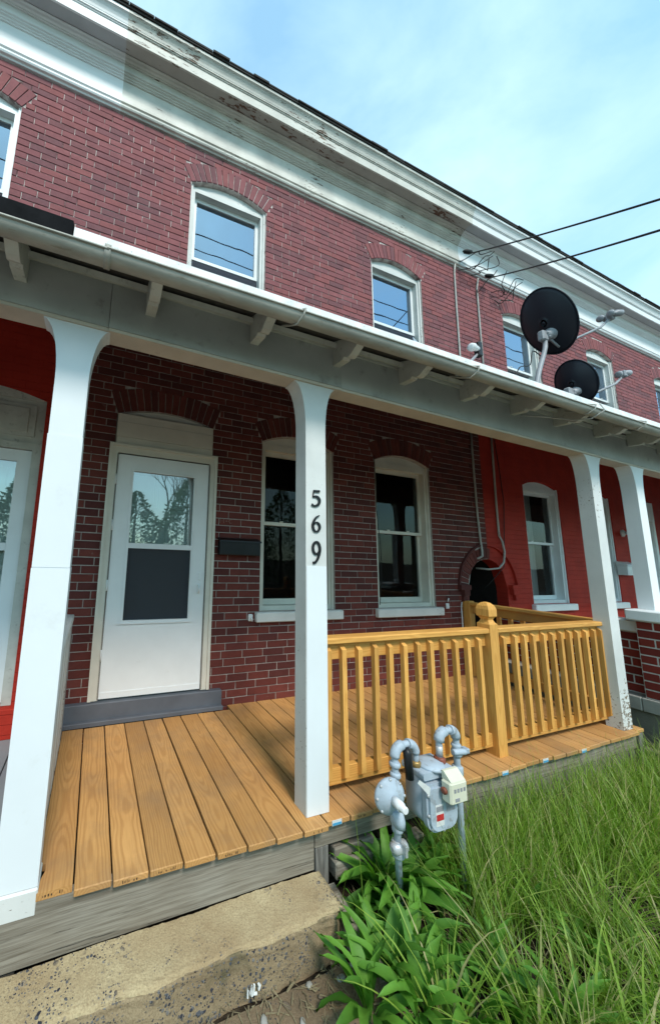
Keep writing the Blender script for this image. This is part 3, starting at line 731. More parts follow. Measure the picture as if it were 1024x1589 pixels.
def strokes(b, lines, place, w, y0, y1):
    """flat strokes with thickness; place maps (u,v) to (x,z)"""
    for ln in lines:
        pts = [Vector((p[0], p[1])) for p in ln]; ws = [(p[2] if len(p) > 2 else 1) * w for p in ln]
        lft, rgt = [], []
        for i, p in enumerate(pts):
            d = (pts[min(i + 1, len(pts) - 1)] - pts[max(i - 1, 0)]).normalized(); nrm = Vector((-d.y, d.x))
            lft.append(p + nrm * ws[i] / 2); rgt.append(p - nrm * ws[i] / 2)
        for i in range(len(pts) - 1):
            q = [place(*t) for t in (lft[i], lft[i + 1], rgt[i + 1], rgt[i])]
            b.prism([(t[0], t[1]) for t in q], 1, y0, y1)
b = MB(); strokes(b, [[(0, 0), (0, 1), (.35, .4), (.7, 1), (.7, 0)], [(1.0, .5), (1.4, .5)], [(1.2, .3), (1.2, .7)], [(2.2, .85), (1.9, 1), (1.65, .5), (1.9, 0), (2.2, .15)]],
                 lambda u, v: (1.09 + u * .055, 1.628 + v * .04), .10, -.0095, -.006); b.build('scratched_letters', M['scratch'], wall)

# neighbours
lefth = empty('row_house', (-2.9, 0, -.42), 'red painted row house with a part hidden white door left of the porch divider', 'house')
ld = Opening(-1.42, -.48, -.45, 2.545, .085); lu = Opening(-1.86, -.97, 3.70, 5.29, .115)
b = MB(); mortar_wall(b, -5.4, XL, -.45, SPLIT, [ld]); b.build('wall', M['red_wall'], lefth, fix=False)
b = MB(); mortar_wall(b, -5.4, XL, SPLIT, 5.76, [lu]); lup = b.build('upper_wall', M['mortar_up'], lefth, fix=False)
place_bricks(up_part(-6, XL), lup, M['brick_up'], 60)
for vs_, fs_ in voussoirs(lu): MB().add(vs_, fs_).build('arch_brick', M['brick_up'], lup, fix=False)
window(lefth, lu, M['white'], M['white'], M['glass_sky'], screen=M['screen_up'], meet=.486, head=.05)
cornice(lefth, -5.4, -.14, M['corn_clean'], M['soffit_clean'], 'freshly painted white cornice')
b = MB(); b.box((-1.417, .02, .175), (-1.35, .14, 2.178)); b.box((-.55, .02, .175), (-.483, .14, 2.178)); b.box((-1.35, .021, 2.12), (-.55, .14, 2.1775)); b.box((-1.417, .035, 2.18), (-.483, .13, 2.5435))
b.box((-1.35, .022, 2.23), (-.55, .0345, 2.50)); b.box((-1.30, .012, 2.26), (-.60, .0215, 2.47), ch=.004)
lf = b.build('door_frame', M['bracket'], lefth)
xs_ = [ld.x0 + (ld.x1 - ld.x0) * i / 12 for i in range(13)]
b = MB(); b.prism([(ld.x0, 2.546), (ld.x1, 2.546)] + [(x, max(ld.top(x) - .003, 2.547)) for x in reversed(xs_)], 1, .015, .06); b.build('arch_filler', M['bracket'], lefth)
b = MB(); b.box((-1.345, .05, .19), (-1.26, .08, 2.115)); b.box((-.655, .05, .19), (-.555, .08, 2.115)); b.box((-1.26, .05, 2.02), (-.655, .08, 2.115)); b.box((-1.26, .05, .19), (-.655, .08, .62)); b.box((-1.26, .047, 1.30), (-.655, .08, 1.36))
lsd = b.build('storm_door', M['white'], lefth)
b = MB(); b.add([(-1.26, .065, .62), (-.655, .065, .62), (-.655, .065, 2.02), (-1.26, .065, 2.02)], [(0, 1, 2, 3)]); b.build('pane', M['glass_door'], lsd, fix=False)
b = MB(); b.box((-1.34, .12, .2), (-.56, .15, 2.11)); b.box((-1.2, .112, .75), (-.72, .1195, 1.25), ch=.006); b.box((-1.2, .112, 1.42), (-.72, .1195, 1.98), ch=.006); b.build('inner_door', M['white'], lefth)
b = MB(); b.box((-1.55, -.05, -.03), (-.31, .12, .172), ch=.004); lth = b.build('threshold', M['red_wall'], lefth); lth['label'] = 'orange-red painted doorstep'
gd = empty('porch_floor', (-2.3, -.7, -.42), 'grey painted board floor of the porch left of the divider', 'porch floor')
for i in range(14):
    x1_ = -.135 - i * .142; MB().box((x1_ - .136, -1.37, -.055), (x1_, -.003, -.03), ch=.003).build('floor_board', M['grey_deck'], gd)
MB().box((-2.2, -1.355, -.39), (-.15, -1.32, -.058)).build('floor_support', M['old_x'], gd)

righth = empty('row_house', (7.4, 0, -.42), 'red painted row house right of the arched passage', 'house')
r1 = Opening(5.775, 6.645, .80, 2.50, .09); r2 = Opening(7.25, 8.10, .80, 2.50, .09); rdo = Opening(8.62, 9.5, -.45, 2.54, .08)
s1 = Opening(5.69, 6.575, 3.70, 5.245, .11); s2 = Opening(8.0, 8.875, 3.70, 5.225, .11)
b = MB(); mortar_wall(b, XR, XN, -.45, SPLIT, [PASS, r1, r2, rdo]); b.build('wall', M['red_wall'], righth, fix=False)
b = MB(); mortar_wall(b, XR, XN, SPLIT, 5.76, [s1, s2]); rup = b.build('upper_wall', M['mortar_up'], righth, fix=False)
place_bricks(up_part(XR, XN), rup, M['brick_up'], 0)
for o in (s1, s2):
    for vs_, fs_ in voussoirs(o): MB().add(vs_, fs_).build('arch_brick', M['brick_up'], rup, fix=False)
hood(righth, 0, 88, M['red_wall'], 5.35)
for o, cu in ((r1, (0, .62)), (r2, (.1, 1))): window(righth, o, M['white'], M['white'], M['glass'], y0=.03, curtain=cu)
for o in (s1, s2): window(righth, o, M['white_old'], M['white'], M['glass_sky'], meet=.486, head=.05)
cornice(righth, 4.72, XN, M['corn_clean'], M['soffit_clean'], 'clean white cornice')
b = MB(); b.box((8.623, -.02, .1), (8.70, .1, 2.54)); b.box((9.42, -.02, .1), (9.497, .1, 2.54)); b.box((8.70, -.019, 2.2), (9.42, .1, 2.5395)); b.box((8.70, .02, .1), (9.42, .05, 2.2)); b.build('storm_door', M['white'], righth)
farh = empty('row_house', (12.6, 0, -.42), 'far row house at the receding end of the terrace, beyond the last red wall', 'house')
f1 = Opening(10.45, 11.3, 3.70, 5.22, .11); f2 = Opening(12.6, 13.5, 3.70, 5.22, .11)
b = MB(); mortar_wall(b, XN, 16, -.45, SPLIT, []); b.build('wall', M['red_wall'], farh, fix=False)
b = MB(); mortar_wall(b, XN, 16, SPLIT, 5.76, [f1, f2]); fup = b.build('upper_wall', M['mortar_up'], farh, fix=False)
place_bricks(up_part(XN, 17), fup, M['brick_up'], 0)
for o in (f1, f2):
    for vs_, fs_ in voussoirs(o): MB().add(vs_, fs_).build('arch_brick', M['brick_up'], fup, fix=False)
    window(farh, o, M['white_old'], M['white'], M['glass_sky'], meet=.486, head=.05)
cornice(farh, XN, 16, M['corn_clean'], M['soffit_clean'])

# ------------------------------------------------------------------ porch canopy: posts, beam, brackets, gutter, roof
porch = empty('porch_canopy', (2.2, -1.35, GZ), 'long porch canopy with white flared posts, grey beam and gutter along the row', 'porch')
BZ = lambda x: 2.412 - .0115 * (x + .3)
def post(x0, x1, z0, mat, fl=.085, extra=None):
    zt = BZ((x0 + x1) / 2) + .004; h = .30
    def side(s):
        xe = x1 if s > 0 else x0; pts = []
        for i in range(9):
            t = i / 8; pts.append((xe + s * fl * (1 - math.cos(t * math.pi / 2)) , zt - h + h * math.sin(t * math.pi / 2) * .98))
        return pts + [(xe + s * fl, zt)]
    poly = [(x0, z0), (x1, z0)] + side(1) + list(reversed(side(-1)))
    b = MB(); b.prism(poly, 1, -1.39, -1.28); return b.build('post', mat, porch)
pl = post(-.245, -.10, -.03, M['vinyl'], .078); pc = post(1.13, 1.272, .001, M['white_old'], .08); pr_ = post(4.20, 4.34, .001, M['post_peel'], .08); pn = post(5.0, 5.14, .945, M['white'], .08)
pr_['label'] = 'post with badly flaking white paint'; pc['label'] = 'white post carrying the house numbers 569'
# wraps on the first and second post, lower trim
b = MB(); b.box((-.249, -1.394, .02), (-.096, -1.276, 1.238)); b.box((-.2475, -1.3925, 1.241), (-.0975, -1.2775, 1.842)); b.build('post_wrap', M['vinyl'], pl)
b = MB(); b.box((-.256, -1.402, -.075), (-.092, -1.27, .018), ch=.006); b.build('post_base', M['white_old'], pl)
b = MB(); b.box((1.133, -1.3935, .002), (1.269, -1.3905, 1.275)); b.build('post_wrap', M['vinyl'], pc)
DIG = {'5': [[(.80, .97, 1.1), (.30, .95, 1.1)], [(.30, .97, .5), (.24, .58, .5)], [(.22, .57, .6), (.42, .63, 1.0), (.64, .58, 1.4), (.77, .42, 1.7), (.72, .2, 1.5), (.5, .06, 1.1), (.28, .05, .9), (.14, .12, 1.4)]],
       '6': [[(.76, .99, .5), (.52, .88, .8), (.32, .65, 1.3), (.22, .38, 1.6), (.30, .14, 1.3), (.5, .04, .8), (.70, .14, 1.2), (.78, .32, 1.5), (.70, .5, 1.2), (.52, .58, .7), (.34, .50, .6), (.25, .40, .6)]],
       '9': [[(.22, .03, .9), (.45, .08, .9), (.66, .30, 1.3), (.78, .62, 1.6), (.70, .86, 1.3), (.5, .96, .8), (.30, .86, 1.2), (.22, .68, 1.5), (.30, .5, 1.2), (.48, .42, .7), (.66, .50, .6), (.75, .60, .6)]]}
def smooth(ln, k=4):
    out_ = []
    for i in range(len(ln) - 1):
        p0, p1, p2, p3 = ln[max(i - 1, 0)], ln[i], ln[i + 1], ln[min(i + 2, len(ln) - 1)]
        for j in range(k):
            t = j / k; out_.append(tuple(.5 * ((2 * p1[c]) + (-p0[c] + p2[c]) * t + (2 * p0[c] - 5 * p1[c] + 4 * p2[c] - p3[c]) * t * t + (-p0[c] + 3 * p1[c] - 3 * p2[c] + p3[c]) * t ** 3) for c in range(3)))
    return out_ + [ln[-1]]
for ch, zb_, ht in (('5', 1.622, .098), ('6', 1.470, .102), ('9', 1.290, .130)):
    b = MB(); ls = [smooth(l) if len(l) > 2 else l for l in DIG[ch]]
    strokes(b, ls, lambda u, v: (1.156 + u * .085, zb_ + v * ht), .12, -1.398, -1.391); b.build('house_number', M['blackpl'], pc)
# beam
b = MB(); xs_ = [-4.0, -.02, .55, 1.36, 4.42, 6, 10, 14]
def seg(b, xa, xb, y0, y1, h0, h1, mi=0):
    za, zb_ = BZ(xa), BZ(xb); b.add([(xa, y0, za + h0), (xb, y0, zb_ + h0), (xb, y1, zb_ + h0), (xa, y1, za + h0), (xa, y0, za + h1), (xb, y0, zb_ + h1), (xb, y1, zb_ + h1), (xa, y1, za + h1)],
                                    [(0, 3, 2, 1), (4, 5, 6, 7), (0, 1, 5, 4), (1, 2, 6, 5), (2, 3, 7, 6), (3, 0, 4, 7)], mi=mi)
for i, (xa, xb) in enumerate(((-4.0, -.033), (-.031, 1.388), (1.39, 4.418), (4.42, 9.0), (9.002, 14))):
    b = MB(); dy = (.0, -.004, 0, .004, 0)[i]; seg(b, xa, xb, -1.404 + dy, -1.286, .018, .30); bm_ = b.build('beam', M['beam'], porch)
    b = MB(); seg(b, xa, xb, -1.400 + dy, -1.284, .0, .0165); b.build('soffit_board', M['beam_under'], bm_)
    b = MB(); seg(b, xa, xb, -1.412 + dy, -1.40, .262, .30); b.build('bed_moulding', M['bracket'], bm_)
# rafter tails with ogee ends
k = 0; x = -1.63
RX = [-1.64, -1.04, -.43, .165, .765, 1.35, 1.91, 2.52, 3.115, 3.70, 4.33, 4.93, 5.53, 6.13, 6.73, 7.33, 7.93, 8.53, 9.13, 9.73, 10.33]
for x in RX:
    prof = [(-1.405, 2.715), (-1.405, 2.545), (-1.50, 2.538), (-1.512, 2.552), (-1.525, 2.538), (-1.548, 2.528), (-1.575, 2.535), (-1.60, 2.552), (-1.625, 2.566), (-1.655, 2.572), (-1.66, 2.605)]
    b = MB(); b.prism(prof, 0, x - .026, x + .026); b.build('rafter_tail', M['bracket'], porch)
# blocking board between the tails, roof deck, flashing
b = MB(); b.prism([(-1.42, 2.66), (-1.44, 2.655), (-1.45, 2.68), (-1.42, 2.70)], 0, -4, 14); b.build('frieze_strip', M['bracket'], porch)
b = MB(); b.prism([(-1.672, 2.608), (.0, 3.26), (.0, 3.30), (-1.672, 2.636)], 0, -4, 14); b.build('porch_roof', [M['ceil']], porch)
b = MB(); b.prism([(-1.676, 2.628), (-1.676, 2.642), (-.0, 3.325), (-.0, 3.302), (-1.668, 2.634)], 0, -4, 14); b.build('roofing', M['roof'], porch)
b = MB(); b.prism([(-1.70, 2.560), (-1.704, 2.560), (-1.692, 2.648), (-1.60, 2.684), (-1.60, 2.678), (-1.686, 2.642)], 0, -.195, 14); b.build('drip_edge', M['flash'], porch)
b = MB(); b.prism([(-1.70, 2.560), (-1.712, 2.560), (-1.700, 2.668), (-1.60, 2.70), (-1.60, 2.684), (-1.684, 2.654)], 0, -4, -.20); o = b.build('drip_edge', M['black'], porch); o['label'] = 'black tarred roof edge'
def gutter(xa, xb, dz=0):
    gr = .041; gy, gz = -1.709, 2.545
    b = MB(); n = 14; prof = [(gy + gr * math.cos(rad(180 + 180 * i / n)), gz + gr * math.sin(rad(180 + 180 * i / n))) for i in range(n + 1)]
    prof = [(gy - gr - .006, gz + .006), (gy - gr - .007, gz - .003)] + prof + [(gy + gr - .003, gz)] + [(gy + (gr - .003) * math.cos(rad(360 - 180 * i / n)), gz + (gr - .003) * math.sin(rad(360 - 180 * i / n))) for i in range(n + 1)]
    m = len(prof); ns = max(1, int((xb - xa) / .5)); vs_ = []
    for i in range(ns + 1):
        x = xa + (xb - xa) * i / ns; vs_ += [(x, p[0], p[1] + dz + .004 * math.sin(x * 1.3)) for p in prof]
    b.add(vs_, [(i * m + j, i * m + (j + 1) % m, (i + 1) * m + (j + 1) % m, (i + 1) * m + j) for i in range(ns) for j in range(m)], smooth=True)
    return b.build('gutter', M['gutter'], porch, fix=False)
g1 = gutter(-4, -.052, -.004); g2 = gutter(-.06, 14)
b = MB(); b.tube([(-.07, -1.709, 2.542), (-.045, -1.709, 2.542)], .046, 16); b.build('gutter_joint', M['gutter'], porch)
for x in (-.93, .86, 2.14, 3.45, 4.2, 5.2, 6.6, 8.2):
    b = MB(); b.tube([(x, -1.63, 2.60), (x + .01, -1.70, 2.585), (x + .02, -1.768, 2.552), (x + .012, -1.762, 2.52), (x, -1.72, 2.492), (x - .01, -1.665, 2.52), (x - .02, -1.60, 2.56)], .0055, 6); b.build('gutter_strap', M['gutter'], porch)
b = MB(); b.tube([(3.2, -1.42, 2.55), (3.35, -1.5, 2.535), (3.52, -1.6, 2.50), (3.56, -1.70, 2.485), (3.58, -1.77, 2.53), (3.6, -1.74, 2.60)], .005, 6); b.build('stay_cable', M['conduit'], porch)

# ------------------------------------------------------------------ deck
deck = empty('porch_deck', (2.1, -.7, GZ), 'new golden pine porch deck on weathered grey timbers', 'deck')
xb0 = -.110
nb = 31; pitch = .1478
fronts = [-1.402, -1.43, -1.44, -1.441, -1.447, -1.453, -1.458, -1.464, -1.468, -1.445, -1.45, -1.444]
board_objs = []
for i in range(nb):
    xa = xb0 + i * pitch + random.uniform(-.0015, .0015); xbb = xa + .1405
    yf = fronts[i] if i < len(fronts) else -1.437 + random.uniform(-.006, .006)
    yw = -.099 if xa < 1.1 else -.006
    zt = random.uniform(-.0018, .0012)
    b = MB()
    if i == 0:   # notched round the first post
        b.prism([(xa + .012, yf), (xbb, yf), (xbb, yw), (xa, yw), (xa, -1.262), (xa + .028, -1.268), (xa + .032, -1.30), (xa + .018, -1.34), (xa + .012, -1.40)], 2, -.026 + zt, zt)
    elif i == nb - 1:
        b.box((xa, -1.415, -.026 + zt), (4.44, yw, zt), ch=.003)
    else: b.box((xa, yf, -.026 + zt), (xbb, yw, zt), ch=.0032)
    o = b.build('deck_board', M['pine_deck'], deck); board_objs.append((o, xa, xbb, yf))
for i in (0, 2, 3, 5, 8, 10, 12):
    o, xa, xbb, yf = board_objs[i]; b = MB(); xs0 = xa + .035
    for k in range(7):
        ww = random.choice((.004, .006, .008)); 
        if k == 4: xs0 += .012
        if random.random() < .8: b.box((xs0, yf - .0008, -.018), (xs0 + ww * .6, yf + .001, -.018 + random.uniform(.005, .011)))
        xs0 += ww + .003
    if b.v: b.build('end_stamp', M['ink'], o)
for i, c in ((9, 'tag_blue'), (18, 'tag_blue'), (21, 'tag_blue'), (24, 'tag_blue')):
    o, xa, xbb, yf = board_objs[i]; b = MB(); b.box((xa + .025, yf - .003, -.026), (xa + .085, yf - .0008, -.002)); t_ = b.build('price_tag', M['sticker'], o)
    b = MB(); b.box((xa + .028, yf - .0045, -.024), (xa + .082, yf - .0032, -.013)); b.build('tag_print', M['tag_blue'], o)
b = MB(); b.box((-1.0, -1.400, -.236), (1.172, -1.362, -.029), ch=.003); o = b.build('fascia_board', M['old_x'], deck)
b = MB(); b.box((1.178, -1.398, -.145), (2.35, -1.36, -.029), ch=.003); b.build('fascia_board', M['old_x'], deck)
b = MB(); b.box((2.356, -1.393, -.15), (4.40, -1.36, -.03), ch=.003); b.build('fascia_board', M['old_x'], deck)
b = MB(); b.box((1.182, -1.396, -.33), (1.262, -1.365, -.148), ch=.002); b.build('support_block', M['old_z'], deck)
b = MB(); b.box((4.36, -1.41, -.36), (4.43, -1.34, -.032), ch=.003); b.build('support_block', M['old_z'], deck)
b = MB(); b.box((1.30, -1.40, -.225), (1.56, -1.345, -.172), ch=.006); b.build('support_block', M['old_x'], deck)
b = MB(); b.box((1.295, -1.415, -.31), (1.92, -1.345, -.228), ch=.008); b.build('support_block', M['old_x'], deck)
b = MB(); b.box((2.2, -1.385, -.40), (4.34, -1.35, -.153), ch=.01); b.build('rubble_wall', M['conc_base'], deck)
b = MB(); b.box((-.1, -1.33, -.40), (4.40, -.03, -.19)); b.build('joist_bed', M['soil'], deck)

# ------------------------------------------------------------------ railing
rail = empty('railing', (2.8, -1.3, 0), 'golden pine railing with square balusters and one pointed newel on the deck', 'railing')
RY = -1.30
for xa, xbb in ((1.274, 2.728), (2.822, 4.262)):
    MB().box((xa, -1.338, .822), (xbb, -1.246, .858), ch=.006).build('cap_rail', M['pine_x'], rail)
    MB().box((xa, RY, .728), (xbb, RY + .036, .8215), ch=.003).build('top_rail', M['pine_x'], rail)
    MB().box((xa, RY, .055), (xbb, RY + .036, .143), ch=.003).build('bottom_rail', M['pine_x'], rail)
xsb = [1.322 + .1187 * i for i in range(12)] + [2.905 + .1178 * i for i in range(12)]
for x in xsb:
    x += random.uniform(-.005, .005); z0, z1 = .078 + random.uniform(-.006, .006), .806 + random.uniform(-.006, .004); h = .016; tl = random.uniform(-.006, .006)
    b = MB(); b.add([(x - h, RY - .031, z0 + .022), (x + h, RY - .031, z0 + .022), (x + h, RY - .001, z0), (x - h, RY - .001, z0),
                     (x - h + tl, RY - .031, z1 - .022), (x + h + tl, RY - .031, z1 - .022), (x + h + tl, RY - .001, z1), (x - h + tl, RY - .001, z1)],
                    [(0, 3, 2, 1), (4, 5, 6, 7), (0, 1, 5, 4), (1, 2, 6, 5), (2, 3, 7, 6), (3, 0, 4, 7)]); b.build('baluster', M['pine_z'], rail)
# newel with turned-in neck and pointed cap
def ring4(cx, cy, h, z, c=0):
    return [(cx - h, cy - h, z), (cx + h, cy - h, z), (cx + h, cy + h, z), (cx - h, cy + h, z)]
cx, cy = 2.775, -1.292
b = MB(); vs_ = []
prof = [(.045, -.16), (.045, .885), (.034, .898), (.027, .915), (.034, .932), (.0455, .942), (.046, .99), (.040, 1.015), (.022, 1.036), (.006, 1.042)]
for h, z in prof: vs_ += ring4(cx, cy, h, z)
b.add(vs_, [(4 * i + k, 4 * i + (k + 1) % 4, 4 * i + 4 + (k + 1) % 4, 4 * i + 4 + k) for i in range(len(prof) - 1) for k in range(4)] + [(0, 3, 2, 1), tuple(range(4 * len(prof) - 4, 4 * len(prof)))])
b.build('newel_post', M['pine_z'], rail)
# end run back to the wall
XE = 4.385
MB().box((4.335, -.09, .001), (4.425, -.005, .87), ch=.004).build('wall_post', M['pine_z'], rail)
MB().box((XE - .046, -1.27, .822), (XE + .046, -.092, .858), ch=.006).build('cap_rail', M['pine_y'], rail)
MB().box((XE, -1.27, .728), (XE + .036, -.092, .8215), ch=.003).build('top_rail', M['pine_y'], rail)
MB().box((XE, -1.27, .055), (XE + .036, -.092, .143), ch=.003).build('bottom_rail', M['pine_y'], rail)
for i in range(9):
    y = -1.19 + i * .12; MB().box((XE + .037, y - .0175, .078), (XE + .072, y + .0175, .806), ch=.002).build('baluster', M['pine_z'], rail)

# ------------------------------------------------------------------ divider panel by the first post
dv = empty('porch_divider', (-.17, -.7, -.03), 'low white panelled divider between the two porches, behind the smooth wrapped post', 'divider')
MB().box((-.175, -1.275, .79), (-.105, -.12, .835), ch=.005).build('cap', M['white_old'], dv)
MB().box((-.160, -1.27, -.026), (-.125, -.13, .789)).build('panel', M['white'], dv)
for y in (-.165, -.24, -.33, -.55, -.77, -.99): MB().box((-.124, y, -.024), (-.112, y + (.055 if y > -.3 else .16), .785), ch=.003).build('board', M['white_old'], dv)

# ------------------------------------------------------------------ concrete step
bm = bmesh.new(); nx, ny = 110, 40
def step_pt(i, j):
    x = -.62 + 1.815 * i / nx; t = j / ny; wv = .006 * math.sin(x * 13) + .004 * math.sin(x * 29 + 1)
    # profile: back top -> rounded nose -> front face
    prof = [(-1.403, -.238), (-1.48, -.239), (-1.56, -.241), (-1.588, -.244), (-1.600, -.250), (-1.606, -.262), (-1.608, -.29), (-1.612, -.35), (-1.616, -.42)]
    f = t * (len(prof) - 1); k = min(int(f), len(prof) - 2); u = f - k
    y = prof[k][0] + (prof[k + 1][0] - prof[k][0]) * u; z = prof[k][1] + (prof[k + 1][1] - prof[k][1]) * u
    nx_ = math.sin(x * 37 + j) * math.sin(j * 2.1 + x * 11); 
    y += wv * min(1, t * 2) + .002 * nx_ * min(1, t * 2) + random.uniform(-.0015, .0015); z += .003 * math.sin(x * 9) + random.uniform(-.0015, .0015)
    if i > nx - 3 and t > .45: y += .012 * (i - nx + 3) ; x -= .004 * (i - nx + 3)
    return (x, y, z)
gr_ = [[bm.verts.new(step_pt(i, j)) for i in range(nx + 1)] for j in range(ny + 1)]
for j in range(ny):
    for i in range(nx): bm.faces.new((gr_[j][i], gr_[j][i + 1], gr_[j + 1][i + 1], gr_[j + 1][i]))
low = bm.verts.new((1.195, -1.403, -.42)); bm.faces.new([gr_[j][nx] for j in range(ny + 1)] + [low])
low2 = bm.verts.new((-.62, -1.403, -.42)); bm.faces.new([gr_[j][0] for j in range(ny, -1, -1)] + [low2])
bmesh.ops.recalc_face_normals(bm, faces=bm.faces); bmesh.ops.triangulate(bm, faces=[f for f in bm.faces if len(f.verts) > 4])
me = bpy.data.meshes.new('concrete_step'); bm.to_mesh(me); bm.free(); me.materials.append(M['step']); me.materials.append(M['step_front'])
for p in me.polygons:
    p.use_smooth = True; p.material_index = 1 if (p.center.z < -.2535 or p.center.x > 1.19) else 0
st = bpy.data.objects.new('concrete_step', me); COL.objects.link(st); tag(st, 'worn sandy concrete step with exposed stones below the grey fascia board', 'step')
b = MB(); 
for ln in ([(0, 0), (.02, .9), (.3, .2), (.5, 1), (.55, 0)], [(.8, 1), (.75, .1), (1.15, .05)], [(1.3, .9), (1.5, .7), (1.35, .3)]):
    strokes(b, [[(p[0], p[1], random.uniform(.8, 1.6)) for p in ln]], lambda u, v: (.70 + u * .035, -.372 + v * .034), .17, -1.6395, -1.633)
b.build('white_paint_mark', M['chalk'], st)
# loose board edging the soil beside the step
b = MB(); b.add([(1.225, -1.42, -.41), (1.265, -1.42, -.41), (1.275, -1.42, -.30), (1.235, -1.42, -.30), (1.21, -1.78, -.43), (1.25, -1.78, -.43), (1.262, -1.78, -.335), (1.222, -1.78, -.335)],
               [(0, 1, 2, 3), (7, 6, 5, 4), (0, 4, 5, 1), (1, 5, 6, 2), (2, 6, 7, 3), (3, 7, 4, 0)])
tag(b.build('loose_board', M['old_x']), 'rotting grey board on edge between the concrete step and the weeds', 'board')

# ------------------------------------------------------------------ gas meter
gm_ = empty('gas_meter', (1.7, -1.6, GZ), 'pale blue gas meter with regulator and pipe loops in front of the railing', 'gas meter')
X0, X1, YF, YB, Z0, Z1 = 1.655, 1.865, -1.665, -1.53, -.015, .235
def rounded(x0, x1, z0, z1, r, rt=.02):
    p = []
    for c, a in (((x0 + r, z0 + r), 180), ((x1 - r, z0 + r), 270)): p += arc(c, r, a, a + 90, 6)
    for c, a in (((x1 - rt, z1 - rt), 0), ((x0 + rt, z1 - rt), 90)): p += arc(c, rt, a, a + 90, 3)
    return p
MB().prism(rounded(X0 + .006, X1 - .006, Z0 + .012, Z1, .06), 1, YF + .03, YB, smooth=True).build('body', M['meter_dark'], gm_)
cover = MB().prism(rounded(X0, X1, Z0, Z1 - .03, .065), 1, YF + .006, YF + .0295).prism(rounded(X0 + .012, X1 - .012, Z0 + .012, Z1 - .045, .055), 1, YF - .006, YF + .0055).build('front_cover', M['meter'], gm_)
for bx_, bz_ in ((X0 + .009, .16), (X0 + .009, .07), (X0 + .03, .01), (X1 - .03, .01), (X1 - .009, .07), (X1 - .009, .16), (1.76, -.008)):
    MB().lathe((bx_, YF + .006, bz_), (0, -1, 0), [(.008, 0), (.008, .006), (.005, .009)], 8).build('bolt', M['galv'], cover)
MB().prism(rounded(X0 - .006, X1 + .006, Z1 - .012, Z1 + .022, .012, .012), 1, YF + .01, YB + .01).build('top_plate', M['meter'], gm_)
MB().lathe((1.76, -1.60, Z1 + .02), (0, 0, 1), [(.075, 0), (.07, .012), (.045, .02), (.03, .022)], 20).build('top_dome', M['meter'], gm_)
ib = MB(); ib.box((1.742, YF - .062, .135), (1.862, YF - .007, .235), ch=.008); ib.prism([(YF - .060, .2355), (YF - .02, .272), (YF - .008, .272), (YF - .008, .2355)], 0, 1.752, 1.852)
ibo = ib.build('index_box', M['index'], gm_)
for k in range(4): MB().box((1.765 + k * .022, YF - .0635, .19), (1.778 + k * .022, YF - .0622, .207)).build('dial', M['stick_grey'], ibo)
MB().box((1.77, YF - .0635, .150), (1.80, YF - .0622, .165)).build('index_label', M['stick_grey'], ibo)
MB().lathe((1.741, YF - .03, .19), (-1, 0, 0), [(.016, 0), (.016, .01), (.008, .014)], 10).build('index_seal', M['copper'], ibo)
MB().box((1.700, YF - .0075, .02), (1.755, YF - .0062, .115)).build('sticker', M['sticker'], cover)
MB().box((1.703, YF - .009, .045), (1.752, YF - .0077, .072)).build('sticker_print', M['stick_red'], cover)
MB().box((1.703, YF - .009, .085), (1.752, YF - .0077, .108)).build('sticker_print', M['stick_grey'], cover)
MB().box((1.775, YF - .0075, .075), (1.835, YF - .0062, .125)).build('sticker', M['stick_grey'], cover)
def elbow(c, r, a0, a1, plane, n=7):
    return [(c[0] + r * math.cos(rad(a0 + (a1 - a0) * i / n)), c[1], c[2] + r * math.sin(rad(a0 + (a1 - a0) * i / n))) for i in range(n + 1)]
PR = .0165; rx, ry = 1.535, -1.585
b = MB(); b.tube([(rx, ry, GZ - .05), (rx, ry, .31)] + elbow((rx + .05, ry, .32), .05, 180, 90, 0)[1:] + [(1.62, ry, .37)] + elbow((1.625, ry, .32), .05, 90, 0, 0) + [(1.675, ry, .24)], PR, 12); rs = b.build('inlet_pipe', M['meter'], gm_)
for z0, z1, r_ in ((-.13, -.06, .030), (-.02, .015, .026), (.015, .05, .032), (.14, .17, .026), (.225, .25, .026), (.275, .298, .027)): MB().lathe((rx, ry, z0), (0, 0, 1), [(r_ * .85, 0), (r_, .006), (r_, z1 - z0 - .006), (r_ * .85, z1 - z0)], 12).build('pipe_fitting', M['meter'], rs)
for cx_, a in ((rx + .012, 135), (1.663, 45)): MB().tube(elbow((rx + .05 if a == 135 else 1.625, ry, .32), .05, a + 45, a - 45, 0), .024, 12).build('pipe_elbow', M['meter'], rs)
MB().lathe((1.675, ry, .255), (0, 0, 1), [(.024, 0), (.027, .004), (.027, .022), (.022, .028)], 8).build('union_nut', M['brass'], rs)
v_ = MB().lathe((rx - .045, ry - .005, -.085), (1, 0, 0), [(.012, 0), (.026, .01), (.03, .045), (.026, .085), (.012, .095)], 12); v_.box((rx - .006, ry - .055, -.10), (rx + .008, ry - .02, -.05), ch=.003); v_.build('shutoff_valve', M['galv'], rs)
